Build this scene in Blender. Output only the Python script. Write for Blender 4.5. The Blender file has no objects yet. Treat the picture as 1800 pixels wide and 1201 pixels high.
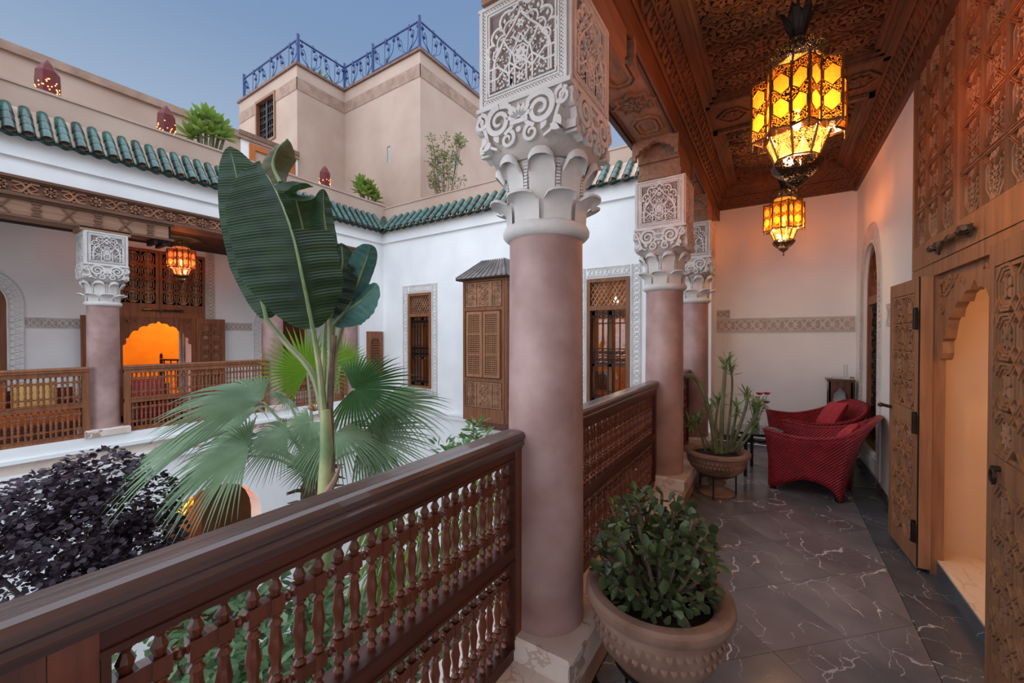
import bpy, math, random
from math import sin, cos, pi, radians, sqrt, atan2, hypot
from mathutils import Vector, Matrix, Euler
from mathutils.geometry import tessellate_polygon
random.seed(7)
V = Vector
SC = bpy.context.scene
COL = SC.collection

# ------------------------------------------------------------------ camera
CAM_POS = V((0, 0, 1.5))
cam_d = bpy.data.cameras.new('camera'); cam = bpy.data.objects.new('camera', cam_d); COL.objects.link(cam)
cam.location = CAM_POS
cam.rotation_euler = (radians(90 - 0.606), 0, radians(33.095))
cam_d.sensor_width = 36; cam_d.lens = 36 * 709.7 / 1800; cam_d.clip_start = 0.02; cam_d.clip_end = 300
SC.camera = cam

# ------------------------------------------------------------------ sky, light, exposure
def lin(c):
    c = c / 255.0
    return c / 12.92 if c <= 0.04045 else ((c + 0.055) / 1.055) ** 2.4
def C(r, g, b): return (lin(r), lin(g), lin(b), 1)
W = bpy.data.worlds.new('dusk_sky'); SC.world = W; W.use_nodes = True
nt = W.node_tree; nt.nodes.clear()
_o = nt.nodes.new('ShaderNodeOutputWorld'); _b = nt.nodes.new('ShaderNodeBackground')
_t = nt.nodes.new('ShaderNodeTexCoord'); _s = nt.nodes.new('ShaderNodeSeparateXYZ'); _r = nt.nodes.new('ShaderNodeValToRGB')
nt.links.new(_t.outputs['Generated'], _s.inputs[0]); nt.links.new(_s.outputs[2], _r.inputs[0])
nt.links.new(_r.outputs[0], _b.inputs[0]); nt.links.new(_b.outputs[0], _o.inputs[0])
_e = _r.color_ramp.elements
_e[0].position = 0.0; _e[0].color = C(196, 205, 216)
_e[1].position = 0.85; _e[1].color = C(96, 128, 176)
_m = _e.new(0.30); _m.color = C(164, 182, 203)
_m = _e.new(0.55); _m.color = C(122, 147, 182)
_b.inputs[1].default_value = 1.0
# broad lamp from near overhead, added as an unseen second sky dome
sun_d = bpy.data.lights.new('sky_fill', 'SUN'); sun = bpy.data.objects.new('sky_fill', sun_d); COL.objects.link(sun)
sun_d.energy = 5.3; sun_d.angle = radians(174); sun_d.color = (0.88, 0.94, 1.0)
sun.rotation_euler = V((0.32, 0.22, -0.92)).to_track_quat('-Z', 'Y').to_euler()
vs = SC.view_settings
vs.view_transform = 'Standard'; vs.look = 'None'; vs.gamma = 1; vs.use_curve_mapping = False; vs.exposure = 0.14

# ------------------------------------------------------------------ materials
MATS = {}
def mat(name, c1, c2=None, rough=0.6, scale=4.0, stretch=(1, 1, 1), bump=0.0, bscale=None, metal=0.0, detail=6, spec=0.4,
        rand=0.0, ramp=(0.35, 0.65), coat=0.0, sub=None):
    if name in MATS: return MATS[name]
    m = bpy.data.materials.new(name); m.use_nodes = True; MATS[name] = m
    t = m.node_tree; N = t.nodes; L = t.links
    p = N['Principled BSDF']
    p.inputs['Roughness'].default_value = rough; p.inputs['Metallic'].default_value = metal
    p.inputs['Specular IOR Level'].default_value = spec; p.inputs['Coat Weight'].default_value = coat
    tc = N.new('ShaderNodeTexCoord'); mp = N.new('ShaderNodeMapping'); mp.inputs['Scale'].default_value = stretch
    L.new(tc.outputs['Object'], mp.inputs[0])
    nz = N.new('ShaderNodeTexNoise'); nz.inputs['Scale'].default_value = scale; nz.inputs['Detail'].default_value = detail
    L.new(mp.outputs[0], nz.inputs['Vector'])
    cr = N.new('ShaderNodeValToRGB'); cr.color_ramp.elements[0].position = ramp[0]; cr.color_ramp.elements[1].position = ramp[1]
    cr.color_ramp.elements[0].color = c1; cr.color_ramp.elements[1].color = c2 or c1
    L.new(nz.outputs[0], cr.inputs[0])
    out = cr.outputs[0]
    if rand:
        oi = N.new('ShaderNodeObjectInfo'); hs = N.new('ShaderNodeHueSaturation')
        mr = N.new('ShaderNodeMapRange'); mr.inputs[3].default_value = 1 - rand; mr.inputs[4].default_value = 1 + rand
        L.new(oi.outputs['Random'], mr.inputs[0]); L.new(mr.outputs[0], hs.inputs['Value']); L.new(out, hs.inputs['Color'])
        out = hs.outputs[0]
    L.new(out, p.inputs['Base Color'])
    if bump:
        b = N.new('ShaderNodeBump'); b.inputs['Strength'].default_value = bump; b.inputs['Distance'].default_value = 0.01
        if bscale:
            n2 = N.new('ShaderNodeTexNoise'); n2.inputs['Scale'].default_value = bscale; n2.inputs['Detail'].default_value = 5
            L.new(mp.outputs[0], n2.inputs['Vector']); L.new(n2.outputs[0], b.inputs['Height'])
        else: L.new(nz.outputs[0], b.inputs['Height'])
        L.new(b.outputs[0], p.inputs['Normal'])
    return m
def wood(name, c1, c2, axis='z', rough=0.5, rand=0.12, coat=0.0):
    st = {'x': (1.2, 14, 14), 'y': (14, 1.2, 14), 'z': (14, 14, 1.2)}[axis]
    return mat(name, c1, c2, rough=rough, scale=2.2, stretch=st, bump=0.25, rand=rand, ramp=(0.3, 0.7), coat=coat)
def emit(name, col, s):
    if name in MATS: return MATS[name]
    m = bpy.data.materials.new(name); m.use_nodes = True; MATS[name] = m
    p = m.node_tree.nodes['Principled BSDF']
    p.inputs['Base Color'].default_value = col; p.inputs['Emission Color'].default_value = col; p.inputs['Emission Strength'].default_value = s
    return m
def glassmat(name, col, mix=0.5, rough=0.1, clear=None):
    m = bpy.data.materials.new(name); m.use_nodes = True; MATS[name] = m
    t = m.node_tree; N = t.nodes; L = t.links; N.clear()
    o = N.new('ShaderNodeOutputMaterial'); a = N.new('ShaderNodeBsdfTransparent'); b = N.new('ShaderNodeBsdfTranslucent')
    g = N.new('ShaderNodeBsdfGlossy'); g.inputs['Roughness'].default_value = rough; g.inputs['Color'].default_value = (1, 1, 1, 1)
    tc = N.new('ShaderNodeTexCoord'); nz = N.new('ShaderNodeTexNoise'); nz.inputs['Scale'].default_value = 22
    L.new(tc.outputs['Object'], nz.inputs['Vector'])
    mx = N.new('ShaderNodeMixRGB'); mx.inputs[1].default_value = col; mx.inputs[2].default_value = [c * 0.72 for c in col[:3]] + [1]
    L.new(nz.outputs[0], mx.inputs[0]); L.new(mx.outputs[0], b.inputs[0])
    if clear: a.inputs[0].default_value = clear
    else: L.new(mx.outputs[0], a.inputs[0])
    m1 = N.new('ShaderNodeMixShader'); m1.inputs[0].default_value = mix; L.new(a.outputs[0], m1.inputs[1]); L.new(b.outputs[0], m1.inputs[2])
    m2 = N.new('ShaderNodeMixShader'); m2.inputs[0].default_value = 0.06; L.new(m1.outputs[0], m2.inputs[1]); L.new(g.outputs[0], m2.inputs[2])
    L.new(m2.outputs[0], o.inputs[0])
    return m
def pierced(name, col, scale, thr, metal=0.8):
    m = mat(name, col, [c * 0.6 for c in col[:3]] + [1], rough=0.4, metal=metal, scale=8)
    t = m.node_tree; N = t.nodes; L = t.links; p = N['Principled BSDF']
    tc = N.new('ShaderNodeTexCoord'); vo = N.new('ShaderNodeTexVoronoi'); vo.feature = 'DISTANCE_TO_EDGE'; vo.inputs['Scale'].default_value = scale
    L.new(tc.outputs['Object'], vo.inputs['Vector'])
    lt = N.new('ShaderNodeMath'); lt.operation = 'LESS_THAN'; lt.inputs[1].default_value = thr
    L.new(vo.outputs['Distance'], lt.inputs[0]); L.new(lt.outputs[0], p.inputs['Alpha'])
    return m
def marble(name, base1, base2, vein, s=1.0, amount=0.02, rough=0.25, rand=0.0, fine=True):
    m = bpy.data.materials.new(name); m.use_nodes = True; MATS[name] = m
    t = m.node_tree; N = t.nodes; L = t.links; p = N['Principled BSDF']; p.inputs['Roughness'].default_value = rough
    tc = N.new('ShaderNodeTexCoord'); oi = N.new('ShaderNodeObjectInfo')
    cb = N.new('ShaderNodeCombineXYZ'); mu = N.new('ShaderNodeMath'); mu.operation = 'MULTIPLY'; mu.inputs[1].default_value = 37.0 * (1 if rand else 0)
    L.new(oi.outputs['Random'], mu.inputs[0]); L.new(mu.outputs[0], cb.inputs[2])
    ad = N.new('ShaderNodeVectorMath'); ad.operation = 'ADD'; L.new(tc.outputs['Object'], ad.inputs[0]); L.new(cb.outputs[0], ad.inputs[1])
    nz = N.new('ShaderNodeTexNoise'); nz.inputs['Scale'].default_value = 2.2 * s; nz.inputs['Detail'].default_value = 8; L.new(ad.outputs[0], nz.inputs['Vector'])
    cr = N.new('ShaderNodeValToRGB'); cr.color_ramp.elements[0].position = .3; cr.color_ramp.elements[1].position = .7
    cr.color_ramp.elements[0].color = base1; cr.color_ramp.elements[1].color = base2; L.new(nz.outputs[0], cr.inputs[0])
    wn = N.new('ShaderNodeTexNoise'); wn.inputs['Scale'].default_value = 3.5 * s; wn.inputs['Detail'].default_value = 5; L.new(ad.outputs[0], wn.inputs['Vector'])
    sc = N.new('ShaderNodeVectorMath'); sc.operation = 'SCALE'; sc.inputs['Scale'].default_value = 0.28; L.new(wn.outputs['Color'], sc.inputs[0])
    a2 = N.new('ShaderNodeVectorMath'); a2.operation = 'ADD'; L.new(ad.outputs[0], a2.inputs[0]); L.new(sc.outputs[0], a2.inputs[1])
    last = cr.outputs[0]
    for k, (vs_, am, st) in enumerate(((1.7 * s, amount, 0.8), (4.1 * s, amount * 1.0, 0.5))[:2 if fine else 1]):
        mp = N.new('ShaderNodeMapping'); mp.inputs['Scale'].default_value = (1, 0.55, 1); mp.inputs['Rotation'].default_value = (0, 0, 0.6 + k); L.new(a2.outputs[0], mp.inputs[0])
        vo = N.new('ShaderNodeTexVoronoi'); vo.feature = 'DISTANCE_TO_EDGE'; vo.inputs['Scale'].default_value = vs_; L.new(mp.outputs[0], vo.inputs['Vector'])
        # veins fade in and out
        fn = N.new('ShaderNodeTexNoise'); fn.inputs['Scale'].default_value = 2.0 * s + k; L.new(ad.outputs[0], fn.inputs['Vector'])
        fr = N.new('ShaderNodeMapRange'); fr.inputs[1].default_value = .46; fr.inputs[2].default_value = .62; fr.inputs[4].default_value = am * 1.6; L.new(fn.outputs[0], fr.inputs[0])
        fr.inputs[3].default_value = 0.0
        dv = N.new('ShaderNodeMath'); dv.operation = 'SUBTRACT'; L.new(fr.outputs[0], dv.inputs[0]); L.new(vo.outputs['Distance'], dv.inputs[1])
        mr = N.new('ShaderNodeMapRange'); mr.inputs[1].default_value = 0; mr.inputs[2].default_value = am * 0.5; mr.inputs[4].default_value = st; L.new(dv.outputs[0], mr.inputs[0])
        mx = N.new('ShaderNodeMixRGB'); L.new(mr.outputs[0], mx.inputs[0]); L.new(last, mx.inputs[1]); mx.inputs[2].default_value = vein
        last = mx.outputs[0]
    if rand:
        hs = N.new('ShaderNodeHueSaturation'); r2 = N.new('ShaderNodeMapRange'); r2.inputs[3].default_value = 1 - rand; r2.inputs[4].default_value = 1 + rand
        L.new(oi.outputs['Random'], r2.inputs[0]); L.new(r2.outputs[0], hs.inputs['Value']); L.new(last, hs.inputs['Color']); last = hs.outputs[0]
    L.new(last, p.inputs['Base Color'])
    return m
def weave(name, col):
    m = mat(name, col, [c * .75 for c in col[:3]] + [1], rough=.45, scale=9)
    t = m.node_tree; N = t.nodes; L = t.links; p = N['Principled BSDF']
    tc = N.new('ShaderNodeTexCoord'); hs = []
    for rot in ((.3, .75, .2), (.3, -.6, .3)):
        mp = N.new('ShaderNodeMapping'); mp.inputs['Rotation'].default_value = rot; L.new(tc.outputs['Object'], mp.inputs[0])
        w = N.new('ShaderNodeTexWave'); w.inputs['Scale'].default_value = 16; w.inputs['Distortion'].default_value = .3; w.bands_direction = 'Z'; L.new(mp.outputs[0], w.inputs['Vector']); hs.append(w)
    mx = N.new('ShaderNodeMath'); mx.operation = 'MAXIMUM'; L.new(hs[0].outputs['Fac'], mx.inputs[0])
    sc = N.new('ShaderNodeMath'); sc.operation = 'MULTIPLY'; sc.inputs[1].default_value = .5; L.new(hs[1].outputs['Fac'], sc.inputs[0]); L.new(sc.outputs[0], mx.inputs[1])
    b = N.new('ShaderNodeBump'); b.inputs['Strength'].default_value = .7; b.inputs['Distance'].default_value = .012; L.new(mx.outputs[0], b.inputs['Height']); L.new(b.outputs[0], p.inputs['Normal'])
    return m

PLASTER = mat('white_plaster', C(228, 228, 229), C(238, 238, 237), rough=.8, scale=1.5, bump=.05, bscale=30)
STUCCO = mat('carved_stucco', C(198, 192, 188), C(214, 209, 205), rough=.8, scale=6, bump=.25, bscale=60)
STUCCO_MID = mat('stucco_mid', C(160, 150, 144), C(180, 172, 166), rough=.85, scale=8, bump=.3, bscale=40)
FRG = mat('frieze_ground', C(176, 160, 150), C(190, 174, 164), rough=.9, scale=10, bump=.3, bscale=50)
STUCCO_BACK = mat('stucco_ground', C(120, 106, 100), C(142, 128, 122), rough=.9, scale=10, bump=.3, bscale=50)
TADELAKT = mat('pink_tadelakt', C(134, 98, 91), C(184, 152, 147), rough=.42, scale=3.6, bump=.05, bscale=14, detail=9, ramp=(.3, .72))
PINK = mat('pink_render', C(172, 145, 129), C(190, 166, 151), rough=.9, scale=.9, bump=.25, bscale=18, detail=9, ramp=(.3, .7))
PINKD = mat('pink_render_band', C(146, 118, 102), C(168, 140, 124), rough=.9, scale=5, bump=.5, bscale=40, detail=9)
COPING = mat('brown_coping', C(112, 84, 72), C(134, 102, 86), rough=.8, scale=6)
WOODD = wood('dark_walnut_y', C(60, 28, 19), C(86, 42, 28), 'y', rough=.40)
WOODDZ = wood('dark_walnut_z', C(78, 37, 23), C(112, 57, 36), 'z', rough=.34, coat=.3)
HANDR = wood('sky_sheen_handrail', C(72, 48, 43), C(94, 70, 65), 'y', rough=.30, rand=.05, coat=.35)  # greyer than the balustrade wood: sky sheen on the top put into the colour
WOODC = wood('ceiling_cedar', C(88, 58, 42), C(118, 80, 58), 'y', rough=.6)
CEDAR = wood('door_cedar', C(132, 88, 60), C(162, 114, 80), 'z', rough=.6)
CEDARC = mat('carved_cedar', C(126, 88, 64), C(164, 120, 90), rough=.7, scale=9, bump=.3, rand=.12)
CEDARL = mat('carved_cedar_pale', C(146, 110, 86), C(184, 146, 118), rough=.75, scale=9, bump=.3, rand=.12)
WOODB = wood('beam_cedar', C(124, 90, 70), C(154, 116, 92), 'y', rough=.65)
WOODX = wood('window_cedar', C(110, 64, 40), C(144, 90, 58), 'z', rough=.55)
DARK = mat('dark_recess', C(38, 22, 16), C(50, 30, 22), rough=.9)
BRASS = mat('aged_brass', C(96, 66, 34), C(130, 92, 48), rough=.38, metal=.85, scale=14)
IRON = mat('dark_iron', C(30, 26, 25), C(44, 38, 36), rough=.5, metal=.6, scale=14)
BRONZE = mat('dark_bronze', C(70, 58, 48), C(104, 88, 72), rough=.35, metal=.8, scale=20)
BLUE = mat('blue_iron', C(28, 52, 104), C(40, 66, 122), rough=.5, scale=8)
TILE = mat('green_glaze', C(16, 46, 42), C(34, 80, 70), rough=.22, scale=7, rand=.35, coat=.3)
TILEB = mat('eave_mortar', C(186, 156, 138), C(208, 180, 162), rough=.9, scale=8, bump=.5)
FLOORM = marble('grey_marble', C(96, 93, 96), C(128, 123, 126), C(212, 206, 206), s=1.25, amount=.008, rough=.19, rand=.10)
BORDM = marble('dark_border_marble', C(66, 70, 76), C(90, 94, 98), C(190, 190, 190), s=1.2, amount=.005, rough=.25, rand=.08)
SILLM = marble('cream_marble', C(206, 186, 174), C(226, 210, 200), C(150, 120, 106), s=2.0, amount=.03, rough=.3, fine=True)
TERRA = mat('terracotta', C(104, 74, 60), C(160, 126, 110), rough=.75, scale=5, bump=.35, bscale=22, detail=9, ramp=(.3, .7))
SOIL = mat('soil', C(30, 22, 18), C(54, 40, 32), rough=1, scale=30, bump=.8)
RED = weave('red_wicker', C(156, 34, 44))
REDC = mat('red_cushion', C(176, 48, 58), C(190, 60, 68), rough=.85, scale=20, bump=.15, bscale=120)
AMBER = glassmat('amber_glass', (1.0, .46, .08, 1), .13, clear=(1, .60, .24, 1))
AMBER2 = glassmat('amber_glass_lower', (1.0, .50, .12, 1), .13, clear=(1, .80, .52, 1))
ROSEG = glassmat('rose_glass', (1.0, .34, .18, 1), .13, clear=(1, .62, .40, 1))
FILI = pierced('brass_filigree', C(70, 46, 24), 140, .12)
FILI2 = pierced('dark_filigree', C(70, 54, 42), 120, .19)
BULB = emit('bulb', (1, .66, .26, 1), 40)
OCHRE = mat('ochre_wall', C(232, 158, 40), C(238, 170, 56), rough=.9, scale=3)
PEACH = mat('peach_wall', C(220, 188, 154), C(228, 198, 166), rough=.85, scale=2)
PALEFLOOR = marble('pale_threshold', C(222, 198, 170), C(236, 214, 188), C(200, 170, 140), s=1.4, amount=.02, rough=.35)
def leafmat(name, c1, c2, rough=.45, scale=8, tr=.25, rand=.2, stripes=None, spec=.4):
    m = mat(name, c1, c2, rough=rough, scale=scale, rand=rand, spec=spec)
    t = m.node_tree; N = t.nodes; L = t.links; p = N['Principled BSDF']; o = N['Material Output']
    b = N.new('ShaderNodeBsdfTranslucent'); b.inputs[0].default_value = [min(1, c * 1.5) for c in c2[:3]] + [1]
    mx = N.new('ShaderNodeMixShader'); mx.inputs[0].default_value = tr
    L.new(p.outputs[0], mx.inputs[1]); L.new(b.outputs[0], mx.inputs[2]); L.new(mx.outputs[0], o.inputs[0])
    return m
BANANA = leafmat('banana_leaf', C(24, 44, 27), C(44, 70, 38), rough=.38, scale=5, tr=.22, rand=.25)
BANRIB = leafmat('banana_rib', C(98, 118, 78), C(132, 146, 98), tr=.1)
BANSTEM = leafmat('banana_stem', C(104, 122, 84), C(158, 158, 112), tr=.05, scale=4)
PALML = leafmat('palm_leaf', C(84, 110, 80), C(142, 164, 132), rough=.45, scale=3, tr=.3, rand=.25)
PALMB = leafmat('palm_leaf_backlit', C(88, 132, 34), C(126, 164, 52), rough=.5, scale=3, tr=.45, rand=.1)  # brighter copy for fronds lit from behind, backlight put into the colour
PALMD = leafmat('palm_leaf_deep', C(42, 78, 44), C(76, 116, 66), rough=.5, scale=3, tr=.35, rand=.1)
PETIOLE = leafmat('palm_petiole', C(120, 138, 100), C(156, 166, 128), tr=.0)
FIBRE = mat('palm_fibre', C(70, 52, 40), C(110, 86, 66), rough=1, scale=10, bump=1)
PURPLE = leafmat('purple_leaf', C(38, 28, 38), C(66, 48, 60), rough=.5, tr=.12, rand=0)
GREEN = leafmat('green_leaf', C(50, 80, 46), C(108, 136, 96), rough=.4, tr=.25, rand=0)
GREENG = leafmat('yellow_green_leaf', C(84, 116, 52), C(126, 150, 76), rough=.45, tr=.3, rand=0)
JADE = leafmat('jade_leaf', C(46, 58, 32), C(86, 94, 58), rough=.35, tr=.08, rand=.3)
SUCC = leafmat('succulent_stem', C(80, 88, 60), C(118, 122, 90), rough=.55, tr=.0, rand=.15)
SUCCL = leafmat('succulent_leaf', C(82, 110, 62), C(124, 146, 88), rough=.5, tr=.2, rand=.2)
BARK = mat('bark', C(84, 66, 54), C(116, 96, 80), rough=.9, scale=12, bump=.6)

# ------------------------------------------------------------------ mesh builder
def fr(o, u, v): u = V(u).normalized(); v = V(v).normalized(); return (V(o), u, v, u.cross(v))
def fp(F, a, b, n=0.0): return F[0] + F[1] * a + F[2] * b + F[3] * n
class MB:
    def __init__(s): s.v = []; s.f = []
    def add(s, vs, fs):
        k = len(s.v); s.v += [tuple(p) for p in vs]; s.f += [tuple(i + k for i in f) for f in fs]; return s
    def box(s, x0, x1, y0, y1, z0, z1):
        return s.add([(x, y, z) for z in (z0, z1) for y in (y0, y1) for x in (x0, x1)],
                     [(0, 2, 3, 1), (4, 5, 7, 6), (0, 1, 5, 4), (2, 6, 7, 3), (0, 4, 6, 2), (1, 3, 7, 5)])
    def fbox(s, F, u0, u1, v0, v1, n0, n1):
        return s.add([fp(F, u, v, n) for n in (n0, n1) for v in (v0, v1) for u in (u0, u1)],
                     [(0, 2, 3, 1), (4, 5, 7, 6), (0, 1, 5, 4), (2, 6, 7, 3), (0, 4, 6, 2), (1, 3, 7, 5)])
    def poly(s, F, pts, n0, n1, holes=()):
        loops = [list(pts)] + [list(h) for h in holes]
        flat = [p for l in loops for p in l]
        tris = tessellate_polygon([[V((p[0], p[1], 0)) for p in l] for l in loops])
        m = len(flat)
        vs = [fp(F, a, b, n1) for a, b in flat] + [fp(F, a, b, n0) for a, b in flat]
        fs = []
        for t in tris:
            a, b, c = [flat[i] for i in t]
            up = (b[0] - a[0]) * (c[1] - a[1]) - (b[1] - a[1]) * (c[0] - a[0]) > 0
            t = tuple(t) if up else tuple(reversed(t))
            fs.append(t); fs.append(tuple(i + m for i in reversed(t)))
        k = 0
        for li, l in enumerate(loops):
            q = len(l); ar = sum(l[i][0] * l[(i + 1) % q][1] - l[(i + 1) % q][0] * l[i][1] for i in range(q))
            ccw = (ar > 0) == (li == 0)
            for i in range(q):
                j = (i + 1) % q
                f = (k + i, m + k + i, m + k + j, k + j)
                fs.append(f if ccw else tuple(reversed(f)))
            k += q
        return s.add(vs, fs)
    def ribbon(s, F, pts, w, n0, n1, closed=False, taper=None):
        q = len(pts); vs = []; fs = []
        for i, p in enumerate(pts):
            a = pts[i - 1] if (i > 0 or closed) else p; b = pts[(i + 1) % q] if (i < q - 1 or closed) else p
            if a is p: d1 = d2 = (b[0] - p[0], b[1] - p[1])
            elif b is p: d1 = d2 = (p[0] - a[0], p[1] - a[1])
            else: d1 = (p[0] - a[0], p[1] - a[1]); d2 = (b[0] - p[0], b[1] - p[1])
            l1 = hypot(*d1) or 1; l2 = hypot(*d2) or 1
            n = (-(d1[1] / l1 + d2[1] / l2), d1[0] / l1 + d2[0] / l2); l = hypot(*n) or 1
            c = max(.45, l / 2); n = (n[0] / l / c, n[1] / l / c)
            h = w / 2 * (taper(i / max(1, q - 1)) if taper else 1)
            A = (p[0] + n[0] * h, p[1] + n[1] * h); B = (p[0] - n[0] * h, p[1] - n[1] * h)
            vs += [fp(F, A[0], A[1], n0), fp(F, A[0], A[1], n1), fp(F, B[0], B[1], n1), fp(F, B[0], B[1], n0)]
        for i in range(q if closed else q - 1):
            a = 4 * i; b = 4 * ((i + 1) % q)
            fs += [(a, a + 1, b + 1, b), (a + 1, a + 2, b + 2, b + 1), (a + 2, a + 3, b + 3, b + 2)]
        if not closed: fs += [(0, 3, 2, 1), (4 * q - 4, 4 * q - 3, 4 * q - 2, 4 * q - 1)]
        return s.add(vs, fs)
    def tube(s, pts, r, seg=6, closed=False):
        pts = [V(p) for p in pts]; q = len(pts); vs = []; fs = []
        rr = r if isinstance(r, (list, tuple)) else [r] * q
        up = None
        for i, p in enumerate(pts):
            d = ((pts[(i + 1) % q] if (i < q - 1 or closed) else p) - (pts[i - 1] if (i > 0 or closed) else p)).normalized()
            if up is None: up = V((0, 0, 1)) if abs(d.z) < .9 else V((1, 0, 0))
            a = up - d * up.dot(d)
            if a.length < 1e-4: a = d.orthogonal()
            a.normalize(); up = a; b = d.cross(a)
            vs += [p + (a * cos(2 * pi * k / seg) + b * sin(2 * pi * k / seg)) * rr[i] for k in range(seg)]
        for i in range(q if closed else q - 1):
            for k in range(seg):
                a = i * seg; b = ((i + 1) % q) * seg; k2 = (k + 1) % seg
                fs.append((a + k, a + k2, b + k2, b + k))
        if not closed: fs += [tuple(range(seg))[::-1], tuple((q - 1) * seg + k for k in range(seg))]
        return s.add(vs, fs)
    def lathe(s, prof, seg=24, c=(0, 0, 0), cap=True, a0=0.0):
        vs = []; fs = []; q = len(prof)
        for r, z in prof: vs += [(c[0] + r * cos(a0 + 2 * pi * k / seg), c[1] + r * sin(a0 + 2 * pi * k / seg), c[2] + z) for k in range(seg)]
        for i in range(q - 1):
            for k in range(seg):
                k2 = (k + 1) % seg; fs.append((i * seg + k, i * seg + k2, i * seg + seg + k2, i * seg + seg + k))
        if cap:
            if prof[0][0] > 1e-4: fs.append(tuple(range(seg))[::-1])
            if prof[-1][0] > 1e-4: fs.append(tuple((q - 1) * seg + k for k in range(seg)))
        return s.add(vs, fs)
    def grid(s, rows, flip=False):
        q = len(rows[0]); vs = [p for r in rows for p in r]; fs = []
        for i in range(len(rows) - 1):
            for k in range(q - 1):
                f = (i * q + k, i * q + k + 1, i * q + q + k + 1, i * q + q + k); fs.append(f[::-1] if flip else f)
        return s.add(vs, fs)
    def mesh(s, name, m, smooth=False):
        me = bpy.data.meshes.new(name); me.from_pydata(s.v, [], s.f); me.update()
        if m: me.materials.append(m)
        if smooth:
            for p in me.polygons: p.use_smooth = True
            try: me.set_sharp_from_angle(angle=radians(38))
            except Exception: pass
        return me
    def build(s, name, m, parent=None, smooth=False, **kw): return put(name, s.mesh(name, m, smooth), parent, **kw)
def put(name, me, parent=None, label=None, cat=None, group=None, kind=None, loc=None, rot=None, scale=None, local=False):
    o = bpy.data.objects.new(name, me); COL.objects.link(o)
    if loc is not None: o.location = loc
    if rot is not None:
        if isinstance(rot, Matrix): o.rotation_euler = rot.to_euler()
        else: o.rotation_euler = rot
    if scale is not None: o.scale = (scale,) * 3 if isinstance(scale, (int, float)) else scale
    if parent is not None:
        o.parent = parent
        if not local and parent.type == 'EMPTY': o.matrix_parent_inverse = Matrix.Translation(-parent.location)
    tag(o, label, cat, group, kind)
    return o
def tag(o, label=None, cat=None, group=None, kind=None):
    if label: o['label'] = label
    if cat: o['category'] = cat
    if group: o['group'] = group
    if kind: o['kind'] = kind
    return o
def thing(name, label, cat, loc=(0, 0, 0), group=None, kind=None, rot=None, scale=None):
    return put(name, None, None, label, cat, group, kind, loc, rot, scale)
def copy_tree(o, parent=None):
    c = o.copy(); COL.objects.link(c); c.parent = parent
    if parent is not None: c.matrix_parent_inverse = o.matrix_parent_inverse.copy()
    for ch in [x for x in KIDS.get(o.name, [])]: KIDS.setdefault(c.name, []).append(copy_tree(ch, c))
    return c
KIDS = {}
def index_kids():
    KIDS.clear()
    for o in COL.objects:
        if o.parent: KIDS.setdefault(o.parent.name, []).append(o)
def point_light(name, loc, power, col, r=.03, parent=None):
    d = bpy.data.lights.new(name, 'POINT'); d.energy = power; d.color = col; d.shadow_soft_size = r
    o = bpy.data.objects.new(name, d); COL.objects.link(o); o.location = loc
    if parent: o.parent = parent
    return o
def spot_at(u, v, d):
    """world point at camera depth d (metres along the view axis) for photo position u, v"""
    M = Euler(cam.rotation_euler).to_matrix()
    return CAM_POS + M @ V(((u - 900) / 709.7 * d, -(v - 600.5) / 709.7 * d, -d))
def cat_rom(P, n=8):
    P = [V(p) for p in P]; out = []
    for i in range(len(P) - 1):
        a = P[i - 1] if i else P[0] * 2 - P[1]; b = P[i]; c = P[i + 1]; d = P[i + 2] if i + 2 < len(P) else c * 2 - b
        for k in range(n):
            t = k / n
            out.append(.5 * ((2 * b) + (c - a) * t + (2 * a - 5 * b + 4 * c - d) * t * t + (3 * b - a - 3 * c + d) * t ** 3))
    out.append(P[-1]); return out
def arc(cx, cy, r, a0, a1, n=8): return [(cx + r * cos(a0 + (a1 - a0) * i / n), cy + r * sin(a0 + (a1 - a0) * i / n)) for i in range(n + 1)]
def spiral(cx, cy, r0, r1, a0, turns, n=26, sx=1): return [(cx + sx * (r0 + (r1 - r0) * i / n) * cos(a0 + 2 * pi * turns * i / n), cy + (r0 + (r1 - r0) * i / n) * sin(a0 + 2 * pi * turns * i / n)) for i in range(n + 1)]
def leaf2(cx, cy, l, w, a, n=4):
    """outline of a small leaf"""
    c, s_ = cos(a), sin(a); P = []
    for i in range(n + 1):
        t = i / n; P.append((t * l, w * sin(pi * t ** .75)))
    for i in range(n - 1, 0, -1):
        t = i / n; P.append((t * l, -w * sin(pi * t ** .75)))
    return [(cx + x * c - y * s_, cy + x * s_ + y * c) for x, y in P]
def rosette(mb, F, cx, cy, r, k, n0, n1, a0=0.0, w=None):
    for i in range(k):
        a = a0 + 2 * pi * i / k
        mb.poly(F, leaf2(cx + .15 * r * cos(a), cy + .15 * r * sin(a), .85 * r, w or r * .26, a), n0, n1)
    mb.poly(F, [(cx + .16 * r * cos(t * pi / 4), cy + .16 * r * sin(t * pi / 4)) for t in range(8)], n0, n1 + .004)
def ngon(cx, cy, rx, ry, k, a0=0.0): return [(cx + rx * cos(a0 + 2 * pi * i / k), cy + ry * sin(a0 + 2 * pi * i / k)) for i in range(k)]
def inset_poly(p, k): # scale about centroid
    cx = sum(a for a, b in p) / len(p); cy = sum(b for a, b in p) / len(p); return [(cx + (a - cx) * k, cy + (b - cy) * k) for a, b in p]

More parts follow.
